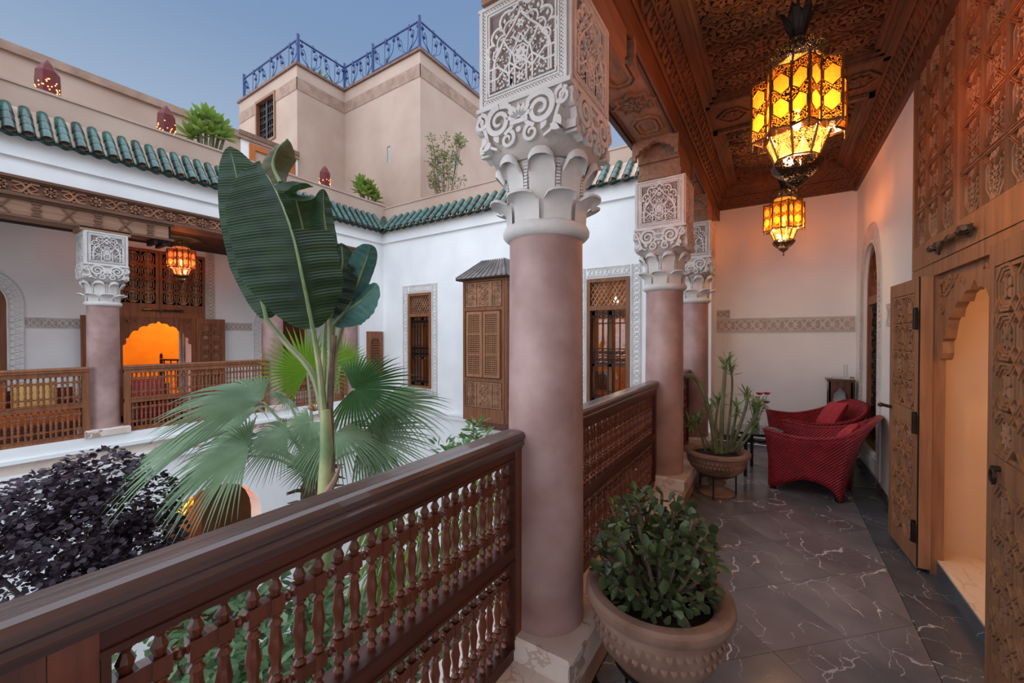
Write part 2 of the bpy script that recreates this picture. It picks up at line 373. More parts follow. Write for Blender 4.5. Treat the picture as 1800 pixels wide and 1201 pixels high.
# ================================================================== SETTING: right gallery
ST = 'structure'
def clip(poly, x0, x1, y0, y1):
    for ax, val, sg in ((0, x0, 1), (0, x1, -1), (1, y0, 1), (1, y1, -1)):
        out = []
        for i, p in enumerate(poly):
            q = poly[i - 1]; ip = (p[ax] - val) * sg >= 0; iq = (q[ax] - val) * sg >= 0
            if ip != iq:
                t = (val - q[ax]) / (p[ax] - q[ax]); out.append((q[0] + (p[0] - q[0]) * t, q[1] + (p[1] - q[1]) * t))
            if ip: out.append(p)
        poly = out
        if len(poly) < 3: return []
    return poly
FG = fr((0, 0, 0), (1, 0, 0), (0, 1, 0))
floor = MB().box(-1.1, 1.2, -3, 6.62, -.3, -.012).build('floor', DARK, kind=ST, label='grey veined marble gallery floor laid in diagonal tiles')
S = .44
for i in range(-14, 20):
    for j in range(-14, 20):
        cx = (i + j) * S / sqrt(2) * 1.0; cy = (i - j) * S / sqrt(2) + .1
        h = S / sqrt(2) - .0016
        p = clip([(cx + h, cy), (cx, cy + h), (cx - h, cy), (cx, cy - h)], -.655, .615, .75, 6.58)
        if p and abs(sum(p[k - 1][0] * p[k][1] - p[k][0] * p[k - 1][1] for k in range(len(p)))) > .004:
            MB().poly(FG, p, -.012, 0).build('tile', FLOORM, floor)
y = .75
while y < 6.5:
    y2 = min(y + .62, 6.58); MB().poly(FG, [(.618, y + .001), (.868, y + .001), (.868, y2 - .001), (.618, y2 - .001)], -.012, 0).build('border_tile', BORDM, floor); y = y2
MB().box(-.655, .87, -3, .748, -.012, 0).build('near_field', FLOORM, floor)

# marble sill under the balustrade
sill = MB().box(-1.14, -.66, -3, 6.25, 0, .118).build('trim_1', mat('sill_face', C(150, 116, 98), C(178, 142, 122), rough=.6, scale=6), kind=ST, label='marble sill running under the carved wooden balustrade')
y = -.70
while y < 6.2:
    y2 = min(y + .70, 6.25); MB().box(-1.15, -.65, y + .001, y2 - .001, .118, .165).build('sill_slab', SILLM, sill); y = y2

# walls
wall_right = MB()
FR_ = fr((.85, 0, 0), (0, -1, 0), (0, 0, 1))      # u = -y, v = z, normal = -x
def archpts(c, hw, z0, zs, zt, n=10):
    """pointed horseshoe-like arch outline, counter-clockwise, in (u,v)"""
    P = [(c - hw, z0), (c + hw, z0), (c + hw, zs)]
    for i in range(1, n + 1):
        t = i / n; P.append((c + hw * cos(t * pi / 2) ** .8 if t < 1 else c, zs + (zt - zs) * sin(t * pi / 2)))
    for i in range(n - 1, 0, -1):
        t = i / n; P.append((c - hw * cos(t * pi / 2) ** .8, zs + (zt - zs) * sin(t * pi / 2)))
    P.append((c - hw, zs)); return P
AW = archpts(-5.70, .40, .30, 1.95, 2.50)
wall_right.poly(FR_, [(-6.6, 0), (-4.06, 0), (-4.06, 3.6), (-6.6, 3.6)], -.30, 0, [AW])
wall_right.box(.85, 1.15, -3, 2.02, 0, 3.6)
wall_right.build('wall_right', PLASTER, kind=ST, label='white plaster gallery wall with an arched grille window')
MB().box(.845, .849, 4.08, 6.6, 0, .085).build('baseboard_right', BORDM, kind=ST, label='dark marble skirting along the right wall')
MB().box(-.75, 1.2, 6.6, 6.85, 0, 3.7).build('wall_back', PLASTER, kind=ST, label='white plaster end wall of the gallery behind the red armchairs')
MB().box(-.75, .845, 6.594, 6.599, 0, .085).build('baseboard_back', BORDM, kind=ST, label='dark marble skirting at the end wall')

# carved stucco bands
def frieze(F, L, H, relief=.012, pitch=None, nm='stucco_band', parent=None, back=True, label=None):
    mb = MB(); p = pitch or H * .95; n = max(1, round(L / p)); p = L / n
    b = H * .10
    for v0 in (b * .4, H - b * .4): mb.fbox(F, 0, L, v0 - b * .3, v0 + b * .3, .001, relief)
    for v0 in (b * 1.5, H - b * 1.5): mb.fbox(F, 0, L, v0 - b * .22, v0 + b * .22, .001, relief)
    m = max(2, round(L / (H * .12)))
    for v0 in (b * .95, H - b * .95):
        for i in range(m): mb.fbox(F, L * (i + .2) / m, L * (i + .7) / m, v0 - b * .22, v0 + b * .22, .001, relief * .8)
    lo, hi, md = 2 * b, H - 2 * b, H / 2
    A = []; B = []
    for i in range(n):
        A += [(i * p, lo), (i * p + .18 * p, lo), (i * p + .5 * p, hi), (i * p + .68 * p, hi)]; B += [(i * p, hi), (i * p + .18 * p, hi), (i * p + .5 * p, lo), (i * p + .68 * p, lo)]
    A.append((L, lo)); B.append((L, hi))
    mb.ribbon(F, A, H * .06, .001, relief); mb.ribbon(F, B, H * .06, .001, relief * .9)
    for i in range(n):
        for cx in (i * p + .09 * p + .25 * p, i * p + .84 * p):
            for a in range(4): mb.poly(F, leaf2(cx, md, H * .2, H * .055, a * pi / 2 + pi / 4 * (cx < i * p + .5 * p), 3), .001, relief * .8)
        for sg in (-1, 1):
            for k in (-1, 1): mb.poly(F, leaf2(i * p + .59 * p + k * .02 * p, md + sg * (hi - md) * .55, H * .15, H * .045, sg * pi / 2 - k * .8, 3), .001, relief * .7)
    o = mb.build(nm, STUCCO, parent, label=label, kind=None if parent else ST)
    if back: MB().fbox(F, 0, L, 0, H, 0, .002).build('band_ground', FRG, o)
    return o
FB = fr((0, 6.6, 0), (1, 0, 0), (0, 0, 1))   # normal = -y
def FBo(x, z): return fr((x, 6.6, z), (1, 0, 0), (0, 0, 1))
frieze(FBo(-.72, 1.565), 1.56, .205, nm='trim_2', label='carved stucco frieze across the end wall')
frieze(FBo(-.72, 1.775), .17, .12, nm='trim_3', label='raised end block of the stucco frieze on the end wall')
frieze(fr((.85, 4.92, 1.60), (0, -1, 0), (0, 0, 1)), .8, .2, nm='trim_4', label='carved stucco frieze on the right wall beside the door')
# stucco surround of the arched window
def band_outline(F, inner, outer, relief, nm, label, step=.05):
    mb = MB(); n = len(inner)
    for P in (inner, outer):
        mb.ribbon(F, P, .014, 0, relief, closed=True)
    for i in range(n):
        a0 = V(inner[i]); a1 = V(inner[(i + 1) % n]); b0 = V(outer[i]); b1 = V(outer[(i + 1) % n])
        k = max(1, round((a1 - a0).length / step))
        for q in range(k):
            t0 = q / k; t1 = (q + 1) / k; tm = (t0 + t1) / 2
            p0 = a0.lerp(a1, t0); p1 = a0.lerp(a1, t1); q0 = b0.lerp(b1, t0); q1 = b0.lerp(b1, t1); qm = b0.lerp(b1, tm); pm = a0.lerp(a1, tm)
            mb.ribbon(F, [tuple(p0.lerp(q0, .12)), tuple(pm.lerp(qm, .88)), tuple(p1.lerp(q1, .12))], .009, 0, relief * .9)
            c = pm.lerp(qm, .42); mb.poly(F, ngon(c.x, c.y, .012, .012, 4), 0, relief * .8)
            c = p0.lerp(q0, .72); mb.poly(F, ngon(c.x, c.y, .010, .010, 4), 0, relief * .8)
    o = mb.build(nm, STUCCO, kind=ST, label=label)
    return o
AWo = archpts(-5.70, .56, .12, 1.95, 2.70)
band_outline(FR_, inset_poly(AW, 1.02), AWo, .012, 'trim_5', 'carved stucco surround of the arched window in the right wall')
# arched grille window
win = thing('window_1', 'tall arched wooden window with turned lattice behind the red armchairs', 'window', (.85, 5.7, .3), kind=ST)
mb = MB(); inn = archpts(-5.70, .33, .37, 1.95, 2.42)
mb.poly(FR_, AW, -.12, -.03, [inn]); mb.fbox(FR_, -6.04, -5.36, 1.86, 1.95, -.11, -.03); mb.build('window_frame', WOODX, win)
mb = MB()
for i in range(7):
    u = -6.02 + .64 * (i + .5) / 7; mb.fbox(FR_, u - .008, u + .008, .37, 1.86, -.09, -.07)
for j in range(12):
    v = .37 + 1.49 * (j + .5) / 12; mb.fbox(FR_, -6.03, -5.37, v - .008, v + .008, -.09, -.07)
    for i in range(7):
        u = -6.02 + .64 * (i + .5) / 7; mb.ribbon(FR_, spiral(u, v, .055, .012, i + j, 1.3, 12), .012, -.085, -.06)
mb.build('grille', IRON, win)
mb = MB()
for k in range(7):
    a = pi * (k + .5) / 7; mb.ribbon(FR_, [(-5.7, 1.96), (-5.7 + .33 * cos(a), 1.95 + .47 * sin(a))], .022, -.09, -.06)
for r in (.12, .22): mb.ribbon(FR_, [(-5.7 + r * cos(pi * i / 14), 1.95 + 1.35 * r * sin(pi * i / 14)) for i in range(15)], .02, -.09, -.055)
mb.build('fanlight', WOODX, win)
MB().poly(FR_, AW, -.2, -.17).build('pane', mat('dark_pane', C(26, 22, 22), C(40, 32, 28), rough=.15), win)

# ------------------------------------------------------------------ ceiling
ceil = MB().box(-.70, 1.0, -3, 6.75, 3.70, 3.85).build('ceiling', WOODC, kind=ST, label='carved dark cedar coffered gallery ceiling')
FC = fr((0, 0, 3.66), (1, 0, 0), (0, -1, 0))   # normal = -z ; u = x, v = -y
def cpanel(y0, y1):
    x0, x1 = -.54, .70
    MB().box(x0, x1, y0, y1, 3.665, 3.70).build('coffer_back', WOODC, ceil)
    for k, (d, z, w) in enumerate(((0, 3.585, .05), (.05, 3.605, .03), (.08, 3.63, .025))):
        mb = MB()
        for a0, a1, b0, b1 in ((x0 - .02 + d, x0 - .02 + d + w, y0 - .02 + d, y1 + .02 - d), (x1 + .02 - d - w, x1 + .02 - d, y0 - .02 + d, y1 + .02 - d),
                               (x0 + d - .02, x1 - d + .02, y0 - .02 + d, y0 - .02 + d + w), (x0 + d - .02, x1 - d + .02, y1 + .02 - d - w, y1 + .02 - d)):
            mb.box(a0, a1, b0, b1, z, 3.69)
        mb.build('coffer_moulding', WOODC, ceil)
    X0, X1, Y0, Y1 = x0 + .09, x1 - .09, y0 + .09, y1 - .09
    nx = 3; p = (X1 - X0) / nx; ny = round((Y1 - Y0) / p); py = (Y1 - Y0) / ny
    strap = MB()
    def strapl(pts, closed=False, w=.034):
        strap.ribbon(FC, pts, w, 0, .022, closed)
        strap.ribbon(FC, pts, w * .3, .02, .03, closed)
    for i in range(nx):
        for j in range(ny):
            cx = X0 + (i + .5) * p; cy = -(Y0 + (j + .5) * py); r = p * .5
            oc = [(cx + r * .66 * cos(pi / 8 + k * pi / 4), cy + r * .66 * sin(pi / 8 + k * pi / 4)) for k in range(8)]
            strapl(oc, True)
            for k in range(8):
                a = k * pi / 4; e = 1.0 if k % 2 == 0 else 1.36
                strapl([(cx + r * .62 * cos(a), cy + r * .62 * sin(a)), (cx + r * e * cos(a), cy + r * e * sin(a))], w=.03)
            mb = MB(); rosette(mb, FC, cx, cy, r * .52, 8, 0, .026, pi / 8); mb.build('rosette', CEDARC if False else WOODC, ceil)
            mb = MB()
            for k in range(8):
                a = (k + .5) * pi / 4; q = r * .92
                mb.poly(FC, leaf2(cx + q * .86 * cos(a), cy + q * .86 * sin(a), r * .26, r * .085, a), 0, .02)
                for sg in (-1, 1): mb.poly(FC, leaf2(cx + q * .9 * cos(a + .1 * sg), cy + q * .9 * sin(a + .1 * sg), r * .22, r * .06, a + sg * 1.1), 0, .018)
            mb.build('carved_leaves', WOODC, ceil)
    for i in range(nx + 1):
        for j in range(ny + 1):
            cx = X0 + i * p; cy = -(Y0 + j * py)
            if 0 < i < nx and 0 < j < ny: strapl(ngon(cx, cy, p * .13, p * .13, 4, pi / 4), True, .022); strap.poly(FC, ngon(cx, cy, p * .05, p * .05, 4), 0, .03)
    for i in range(nx + 1): strapl([(X0 + i * p, -Y0), (X0 + i * p, -Y1)], w=.02)
    for j in range(ny + 1): strapl([(X0, -(Y0 + j * py)), (X1, -(Y0 + j * py))], w=.02)
    strap.build('strapwork', WOODC, ceil)
cpanel(-.05, 1.74); cpanel(2.30, 4.09); cpanel(4.65, 6.40)
# flat bands between the coffers
for y0, y1 in ((1.76, 2.28), (4.11, 4.63)):
    MB().box(-.56, .72, y0, y1, 3.615, 3.70).build('cross_band', WOODC, ceil)
    F = fr((-.5, (y0 + y1) / 2 + .14, 3.615), (1, 0, 0), (0, -1, 0)); mb = MB()
    for k in range(4):
        cx = .15 + k * .305; mb.ribbon(F, [(cx - .13, .14), (cx - .05, .02), (cx + .05, .02), (cx + .13, .14), (cx + .05, .26), (cx - .05, .26)], .016, 0, .014, True)
        rosette(mb, F, cx, .14, .085, 8, 0, .014)
    mb.build('band_carving', WOODC, ceil)
# coved carved friezes on both long sides and at the end
def cove(A, B, C_, D, name, n):
    """sloping frieze: A->B lower edge, D->C upper edge"""
    A, B, C_, D = V(A), V(B), V(C_), V(D)
    F = fr(A, B - A, D - A); H = (D - A).length; L = (B - A).length
    o = MB().add([A, B, C_, D], [(0, 1, 2, 3)]).build(name, WOODC, ceil)
    mb = MB()
    mb.fbox(F, 0, L, 0, H * .1, -.01, .02); mb.fbox(F, 0, L, H * .42, H * .5, -.01, .025); mb.fbox(F, 0, L, H * .9, H, -.01, .02)
    mb.build('cove_moulding', WOODC, ceil)
    mb = MB(); p = L / n
    for i in range(n):
        cx = (i + .5) * p
        mb.ribbon(F, [(cx - p / 2, H * .52), (cx, H * .88), (cx + p / 2, H * .52)], .014, 0, .016); mb.ribbon(F, [(cx - p / 2, H * .88), (cx, H * .52), (cx + p / 2, H * .88)], .014, 0, .014)
        for a in range(4): mb.poly(F, leaf2(cx - p / 2, H * .7, p * .3, p * .09, a * pi / 2, 3), 0, .014)
        mb.poly(F, [(cx - p * .42, H * .40), (cx - p * .42, H * .2), (cx - p * .2, H * .12), (cx + p * .2, H * .12), (cx + p * .42, H * .2), (cx + p * .42, H * .40), (cx + p * .25, H * .40), (cx + p * .2, H * .26), (cx, H * .2), (cx - p * .2, H * .26), (cx - p * .25, H * .40)], 0, .022)
    mb.build('cove_carving', WOODC, ceil)
cove((-.69, -3, 3.37), (-.69, 6.6, 3.37), (-.56, 6.4, 3.60), (-.56, -3, 3.60), 'cove_left', 74)
cove((.845, 6.6, 3.37), (.845, -3, 3.37), (.72, -3, 3.60), (.72, 6.4, 3.60), 'cove_right', 74)
cove((-.69, 6.595, 3.37), (.845, 6.595, 3.37), (.72, 6.41, 3.60), (-.56, 6.41, 3.60), 'cove_end', 12)
mb = MB(); mb.box(.815, .85, -3, 6.6, 3.33, 3.40); mb.box(-.69, .85, 6.565, 6.6, 3.34, 3.40); mb.build('cornice', WOODC, ceil)
MB().box(-1.4, 1.3, -3, 6.85, 3.86, 4.05).build('roof_slab', PINK, ceil)

# ------------------------------------------------------------------ beam on the columns
beam = thing('wooden_beam', 'long carved cedar beam carried by the gallery columns overhead', 'beam', (-.87, 2, 3.2))
MB().box(-1.06, -.695, -3, 6.6, 3.205, 3.86).build('beam_body', WOODB, beam)
MB().box(-.70, -.685, -3, 6.6, 3.19, 3.38).build('inner_board', WOODC, beam)
MB().box(-1.09, -1.055, -3, 6.6, 3.175, 3.86).build('outer_board', WOODD, beam)
FS = fr((-.87, 0, 3.205), (1, 0, 0), (0, -1, 0))
mb = MB()
for sx in (-.165, .15): mb.fbox(FS, sx - .006, sx + .006, -6.2, 1, 0, .012)
mb.build('edge_bead', WOODC, beam)
y = 2.45
for (a, b) in ((2.40, 3.52), (4.35, 5.35), (.2, 1.1)):
    n = 3; p = (b - a) / n
    for k in range(n):
        cy = -(a + (k + .5) * p); mb = MB()
        if k % 2 == 0:
            for s_ in (1, .68): mb.ribbon(FS, inset_poly([(-.055, cy - .15), (.055, cy - .15), (.10, cy - .09), (.10, cy + .09), (.055, cy + .15), (-.055, cy + .15), (-.10, cy + .09), (-.10, cy - .09)], s_), .018, 0, .014, True)
        else:
            st = [((.15 if q % 2 == 0 else .105) * cos(q * pi / 8), cy + (.15 if q % 2 == 0 else .105) * sin(q * pi / 8)) for q in range(16)]
            mb.ribbon(FS, st, .016, 0, .016, True); rosette(mb, FS, 0, cy, .085, 8, 0, .016)
        mb.build('soffit_motif', WOODB, beam)
def corbel(cx, cy, half, label, m=WOODB):
    """stepped timber corbel above a capital"""
    t = thing('corbel', label, 'corbel', (cx, cy, 2.91), 'corbels above the columns')
    MB().box(cx - .185, cx + .185, cy - .235, cy + .235, 2.91, 2.965).build('base_moulding', m, t)
    MB().box(cx - .175, cx + .175, cy - half + .16, cy + half - .16, 2.965, 3.05).build('lower_block', m, t)
    MB().box(cx - .175, cx + .175, cy - half + .13, cy + half - .13, 3.05, 3.205).build('upper_block', m, t)
    for s_ in (-1, 1):
        F = fr((cx, cy + s_ * half, 2.95), (-s_, 0, 0), (0, 0, 1))
        # scalloped arch board at the end
        A = [(-.16, .09), (-.16, .13), (-.135, .14), (-.13, .165), (-.10, .17), (-.09, .19), (-.05, .195), (-.035, .215), (0, .225)]
        hole = A + [(-a, b) for a, b in A[::-1][1:]]
        MB().poly(F, [(-.19, .09)] + A + [(-a, b) for a, b in A[::-1][1:]] + [(.19, .09), (.19, .255), (-.19, .255)], -.05, 0).build('scalloped_board', m, t)
    return t
corbel(-.87, 1.615, .74, 'long carved cedar corbel above the nearest column')
corbel(-.87, 3.945, .39, 'carved cedar corbel with scalloped end above the second column')
corbel(-.87, 5.6, .36, 'carved cedar corbel above the column by the end wall')

# ================================================================== COLUMNS
def face_frames(h, z):
    out = []
    for k in range(4):
        a = k * pi / 2; n = V((sin(a), -cos(a), 0)); u = V((cos(a), sin(a), 0)); out.append(fr(n * h + V((0, 0, z)), u, (0, 0, 1)))
    return out
def tracery_panel(F):
    mb = MB(); w = .42; H = .44; hx = w / 2; r0, r1 = 0, .013
    for d, t in ((.012, .014), (.040, .008), (.052, .008)):
        mb.ribbon(F, [(-hx + d, d), (hx - d, d), (hx - d, H - d), (-hx + d, H - d)], t, r0, r1, True)
    n = 26
    for i in range(n):  # chain border
        for side in range(4):
            L = (w - .05) if side % 2 == 0 else (H - .05); t = -L / 2 + L * (i + .5) / n; q = .0285; e = L / n * .5
            c = {0: (t, q), 1: (hx - q, H / 2 + t), 2: (t, H - q), 3: (-hx + q, H / 2 + t)}[side]
            d = (e, .008) if side % 2 == 0 else (.008, e)
            mb.ribbon(F, [(c[0] - d[0], c[1] - d[1]), (c[0] + d[0], c[1] + d[1])], .005, r0, r1 * .8); mb.ribbon(F, [(c[0] - d[0], c[1] + d[1]), (c[0] + d[0], c[1] - d[1])], .005, r0, r1 * .8)
    def sym(pts, wd=.009, h=r1):
        pts = [(a * 1.1, .055 + (b - .055) * 1.04) for a, b in pts]
        mb.ribbon(F, pts, wd, r0, h); mb.ribbon(F, [(-a, b) for a, b in pts], wd, r0, h)
    # outer lobed arch
    pts = [(-.145, .065), (-.145, .20)]
    for cx, cy, r, a0, a1 in ((-.128, .225, .027, 4.2, 1.6), (-.098, .275, .033, 4.0, 1.3), (-.058, .325, .034, 3.7, 1.0)): pts += arc(cx, cy, r, a0, a1, 6)
    pts += [(-.03, .355), (-.012, .37), (0, .40)]
    sym(pts, .010)
    pts2 = [(a * .80, .06 + (b - .06) * .86) for a, b in pts]; sym(pts2, .007)
    # interlaced ogee arches
    for cx in (-.075, 0):
        og = [(cx - .05, .065), (cx - .05, .15), (cx - .042, .185), (cx - .018, .215), (cx, .25)]
        for P in (og, [(2 * cx - a, b) for a, b in og]): sym(P, .008)
    sym([(-.145, .11), (-.10, .11), (-.05, .155), (0, .11)], .008); sym([(-.145, .155), (-.10, .155), (-.05, .11), (0, .155)], .008)
    sym([(-.115, .20), (-.075, .25), (-.035, .29), (0, .335)], .008); sym([(-.035, .25), (0, .215)], .008)
    mb.ribbon(F, ngon(0, .178, .036, .036, 8, pi / 8), .006, r0, r1, True); rosette(mb, F, 0, .178, .032, 8, r0, r1)
    rosette(mb, F, 0, .30, .022, 6, r0, r1); rosette(mb, F, 0, .085, .02, 6, r0, r1)
    rnd = random.Random(3)
    for i in range(9):      # leaf filling
        for j in range(17):
            x = -.142 + i * .017 + rnd.uniform(-.004, .004); y = .072 + j * .019 + rnd.uniform(-.004, .004)
            lim = .145 if y < .21 else .145 * max(0, 1 - ((y - .21) / .19) ** 1.5)
            if abs(x) > lim - .006: continue
            a = rnd.uniform(0, 2 * pi); l = rnd.uniform(.013, .02)
            for sg in (1, -1):
                P = leaf2(sg * x, y, l, .0045, a if sg == 1 else pi - a, 3); mb.poly(F, P, r0, r1 * .7)
    # lobes outside the arch
    for k in range(9):
        t = k / 8; x = -.165 + .15 * t ** 1.2; y = .21 + .19 * t; mb.poly(F, leaf2(x, y, .022, .007, 2.2 - t, 3), r0, r1 * .7); mb.poly(F, leaf2(-x, y, .022, .007, pi - 2.2 + t, 3), r0, r1 * .7)
    for k in range(11):
        y = .07 + k * .0125
        for sg in (-1, 1): mb.ribbon(F, [(sg * .150, y), (sg * .160, y + .010)], .005, r0, r1 * .7)
    return mb
def scroll_face(F):
    """volutes, palmette and tails in front of the cushion; v=0 is the cushion's bottom"""
    mb = MB(); r0, r1 = -.05, .022
    for sg in (1, -1):
        P = spiral(.098 * sg, .145, .062, .012, pi / 2, sg * -1.6, 34)
        mb.ribbon(F, P, .026, r0, r1, taper=lambda t: 1 - .6 * t)
        tail = [(.098 * sg, .207), (.05 * sg, .195), (.03 * sg, .15), (.035 * sg, .11), (.07 * sg, .085)]
        tail = [(p.x, p.y) for p in cat_rom([(a, b, 0) for a, b in tail], 6)]
        mb.ribbon(F, tail, .022, r0, r1 * .9, taper=lambda t: 1 - .3 * t)
        mb.ribbon(F, spiral(.055 * sg, .062, .036, .008, pi * .5, sg * 1.3, 22), .017, r0, r1 * .85, taper=lambda t: 1 - .5 * t)
        mb.ribbon(F, spiral(.192 * sg, .165, .036, .006, pi * .5, sg * 1.4, 22), .017, r0, r1 * .8, taper=lambda t: 1 - .5 * t)
        mb.ribbon(F, [(p.x, p.y) for p in cat_rom([(.205 * sg, .20, 0), (.17 * sg, .12, 0), (.15 * sg, .06, 0), (.11 * sg, .035, 0)], 6)], .018, r0, r1 * .7, taper=lambda t: 1 - .5 * t)
        for a, b, l, an in ((.14, .07, .05, -.6), (.12, .10, .045, -2.0), (.165, .10, .05, -1.1)):
            mb.poly(F, leaf2(a * sg, b, l, .014, an if sg == 1 else pi - an), r0, r1 * .8)
    for k in range(7):
        a = pi * (k + .5) / 7; mb.poly(F, leaf2(.006 * cos(a), .135, .062, .012, a), r0, r1)
    mb.fbox(F, -.042, .042, .112, .13, r0, r1)
    mb.poly(F, ngon(0, .088, .012, .012, 10), r0, r1)
    return mb
def petal(mb, ang, half, z0, zt, rb, out, n=8):
    """arched leaf on the bell of the capital with a hood curling outwards"""
    rows = []
    prof = [(0, 0), (.004, .35), (.010, .62), (.020, .80), (.036, .93), (.056, 1.0), (.074, .99), (.084, .94), (.082, .87)]
    H = zt - z0
    for dr, tz in prof:
        row = []
        for i in range(n + 1):
            s_ = -1 + 2 * i / n
            arch_ = sqrt(max(0, 1 - abs(s_) ** 2.6 * .98))
            zz = z0 + H * tz if tz < .5 else z0 + H * (.5 + (tz - .5) * (.35 + .65 * arch_))
            rr = rb + dr * out * (.25 + .75 * arch_) - (.010 * (1 - abs(s_) ** 2) if tz < .8 else 0) + .010
            a = ang + half * s_
            row.append((rr * cos(a), rr * sin(a), zz))
        rows.append(row)
    mb.grid(rows)
def make_column():
    t = thing('column', '', 'column', (0, 0, 0), 'gallery columns')
    mb = MB(); mb.add(*_bev_block(.225, .225, .165, .258, .012)); mb.build('plinth', SILLM, t, local=True)
    mb = MB(); mb.lathe([(.172, .258), (.170, .30), (.168, 1.0), (.163, 1.93)], 40); mb.build('shaft', TADELAKT, t, smooth=True, local=True)
    mb = MB(); mb.lathe([(.16, 1.925), (.178, 1.93), (.192, 1.945), (.194, 1.962), (.186, 1.98), (.17, 1.99)], 40); mb.build('astragal_ring', STUCCO, t, smooth=True, local=True)
    mb = MB(); mb.lathe([(.158, 1.985), (.162, 2.10), (.17, 2.2), (.185, 2.27)], 32); mb.build('bell', STUCCO, t, smooth=True, local=True)
    for k in range(8):
        mb = MB(); petal(mb, (k + .5) * pi / 4, pi / 8 * .80, 1.99, 2.265, .160, .72); mb.build('tall_leaf', STUCCO, t, smooth=True, local=True)
    for k in range(8):
        mb = MB(); petal(mb, k * pi / 4, pi / 8 * .86, 1.985, 2.095, .168, .9); mb.build('short_leaf', STUCCO, t, smooth=True, local=True)
    mb = MB()
    for k in range(8):   # beaded ladders between the tall leaves
        a = k * pi / 4; F = fr((.166 * cos(a), .166 * sin(a), 2.09), (-sin(a), cos(a), 0), (0, 0, 1))
        F = (F[0], F[1], F[2], V((cos(a), sin(a), 0)))
        for q in range(12): mb.fbox(F, -.008, .008, q * .0135, q * .0135 + .009, -.01, .012)
    mb.build('bead_strip', STUCCO, t, local=True)
    mb = MB(); rows = []
    for z, h, e in ((2.235, .190, 2.0), (2.25, .204, 2.2), (2.275, .214, 2.8), (2.32, .219, 4), (2.38, .217, 7), (2.44, .212, 14), (2.47, .212, 20)):
        row = []
        for i in range(49):
            a = 2 * pi * i / 48; c, s_ = cos(a), sin(a); r = h / (abs(c) ** e + abs(s_) ** e) ** (1 / e); row.append((r * c, r * s_, z))
        rows.append(row)
    mb.grid(rows); mb.add([(0, 0, 2.235)] + rows[0], [(0, i + 2, i + 1) for i in range(48)]); mb.build('cushion', STUCCO_MID, t, smooth=True, local=True)
    for F in face_frames(.212, 2.25): scroll_face(F).build('scrollwork', STUCCO, t, local=True)
    mb = MB(); mb.add(*_bev_block(.205, .205, 2.482, 2.905, .004)); mb.build('impost_block', STUCCO_BACK, t, local=True)
    mb = MB(); mb.box(-.222, .222, -.222, .222, 2.466, 2.484); mb.box(-.216, .216, -.216, .216, 2.90, 2.912); mb.build('impost_fillet', STUCCO, t, local=True)
    me = tracery_panel(fr((0, 0, 0), (1, 0, 0), (0, 0, 1))).mesh('tracery', STUCCO)
    for k in range(4):
        a = k * pi / 2; put('tracery', me, t, local=True, loc=(sin(a) * .205, -cos(a) * .205, 2.474), rot=(0, 0, a))
    return t
def _bev_block(hx, hy, z0, z1, b):
    L = [(hx, hy, z0), (hx, hy, z1 - b), (hx - b, hy - b, z1)]
    vs = [(sx * a, sy * c, z) for a, c, z in L for sx, sy in ((-1, -1), (1, -1), (1, 1), (-1, 1))]
    fs = [(3, 2, 1, 0), (8, 9, 10, 11)]
    for i in range(2):
        for k in range(4): k2 = (k + 1) % 4; fs.append((4 * i + k, 4 * i + k2, 4 * i + 4 + k2, 4 * i + 4 + k))
    return vs, fs
RX, LX = -.87, -7.82
col0 = make_column(); col0.location = (RX, 1.615, 0); col0['label'] = 'largest and nearest pink column with carved white capital beside the jade plant'
index_kids()
for x, y, lab in ((RX, 3.945, 'pink column between the lower balustrade and the large succulent pot, second from the camera'), (RX, 5.6, 'slim looking farthest pink column just before the end wall of the gallery'),
                  (LX, -.72, 'pink column across the courtyard beyond the left edge of the view'), (LX, 1.6, 'pale pink column across the courtyard, left of the orange lit doorway'), (LX, 3.86, 'pink column across the courtyard half hidden behind the big banana leaf'), (LX, 5.45, 'pink column across the courtyard next to the small lattice window')):
    c = copy_tree(col0); c.location = (x, y, 0); c['label'] = lab

# ================================================================== BALUSTRADES
def turned(L, r):
    return [(r * .55, 0), (r * .9, L * .04), (r * .5, L * .10), (r * .95, L * .16), (r * .62, L * .22), (r * .78, L * .38), (r * 1.0, L * .5), (r * .78, L * .62), (r * .62, L * .78), (r * .95, L * .84), (r * .5, L * .90), (r * .9, L * .96), (r * .55, L)]
def short_t(L, r): return [(r * .6, 0), (r * .95, L * .2), (r * .5, L * .4), (r * 1.0, L * .68), (r * .55, L)]
_bal = {}
def bal_mesh(H, m, seg):
    """one upright: short turning, block, long turning, block, short turning"""
    k = ('b', round(H, 3), m.name, seg)
    if k in _bal: return _bal[k]
    r = .0145; bl = .036; s_ = H * .17; lg = H - 2 * s_ - 2 * bl; mb = MB()
    z = 0
    mb.lathe([(a, z + b) for a, b in short_t(s_, r)], seg); z += s_; mb.box(-r, r, -r, r, z, z + bl); z += bl
    mb.lathe([(a, z + b) for a, b in turned(lg, r * 1.15)], seg); z += lg; mb.box(-r, r, -r, r, z, z + bl); z += bl
    mb.lathe([(a, z + s_ - b) for a, b in short_t(s_, r)][::-1], seg)
    _bal[k] = mb.mesh('baluster', m, True); return _bal[k]
def bob_mesh(L, m, seg):
    k = ('h', round(L, 4), m.name, seg)
    if k in _bal: return _bal[k]
    mb = MB(); mb.lathe([(a, b) for a, b in [(.007, 0), (.011, L * .1), (.006, L * .22), (.011, L * .38), (.013, L * .5), (.011, L * .62), (.006, L * .78), (.011, L * .9), (.007, L)]], seg)
    _bal[k] = mb.mesh('bobbin', m, True); return _bal[k]
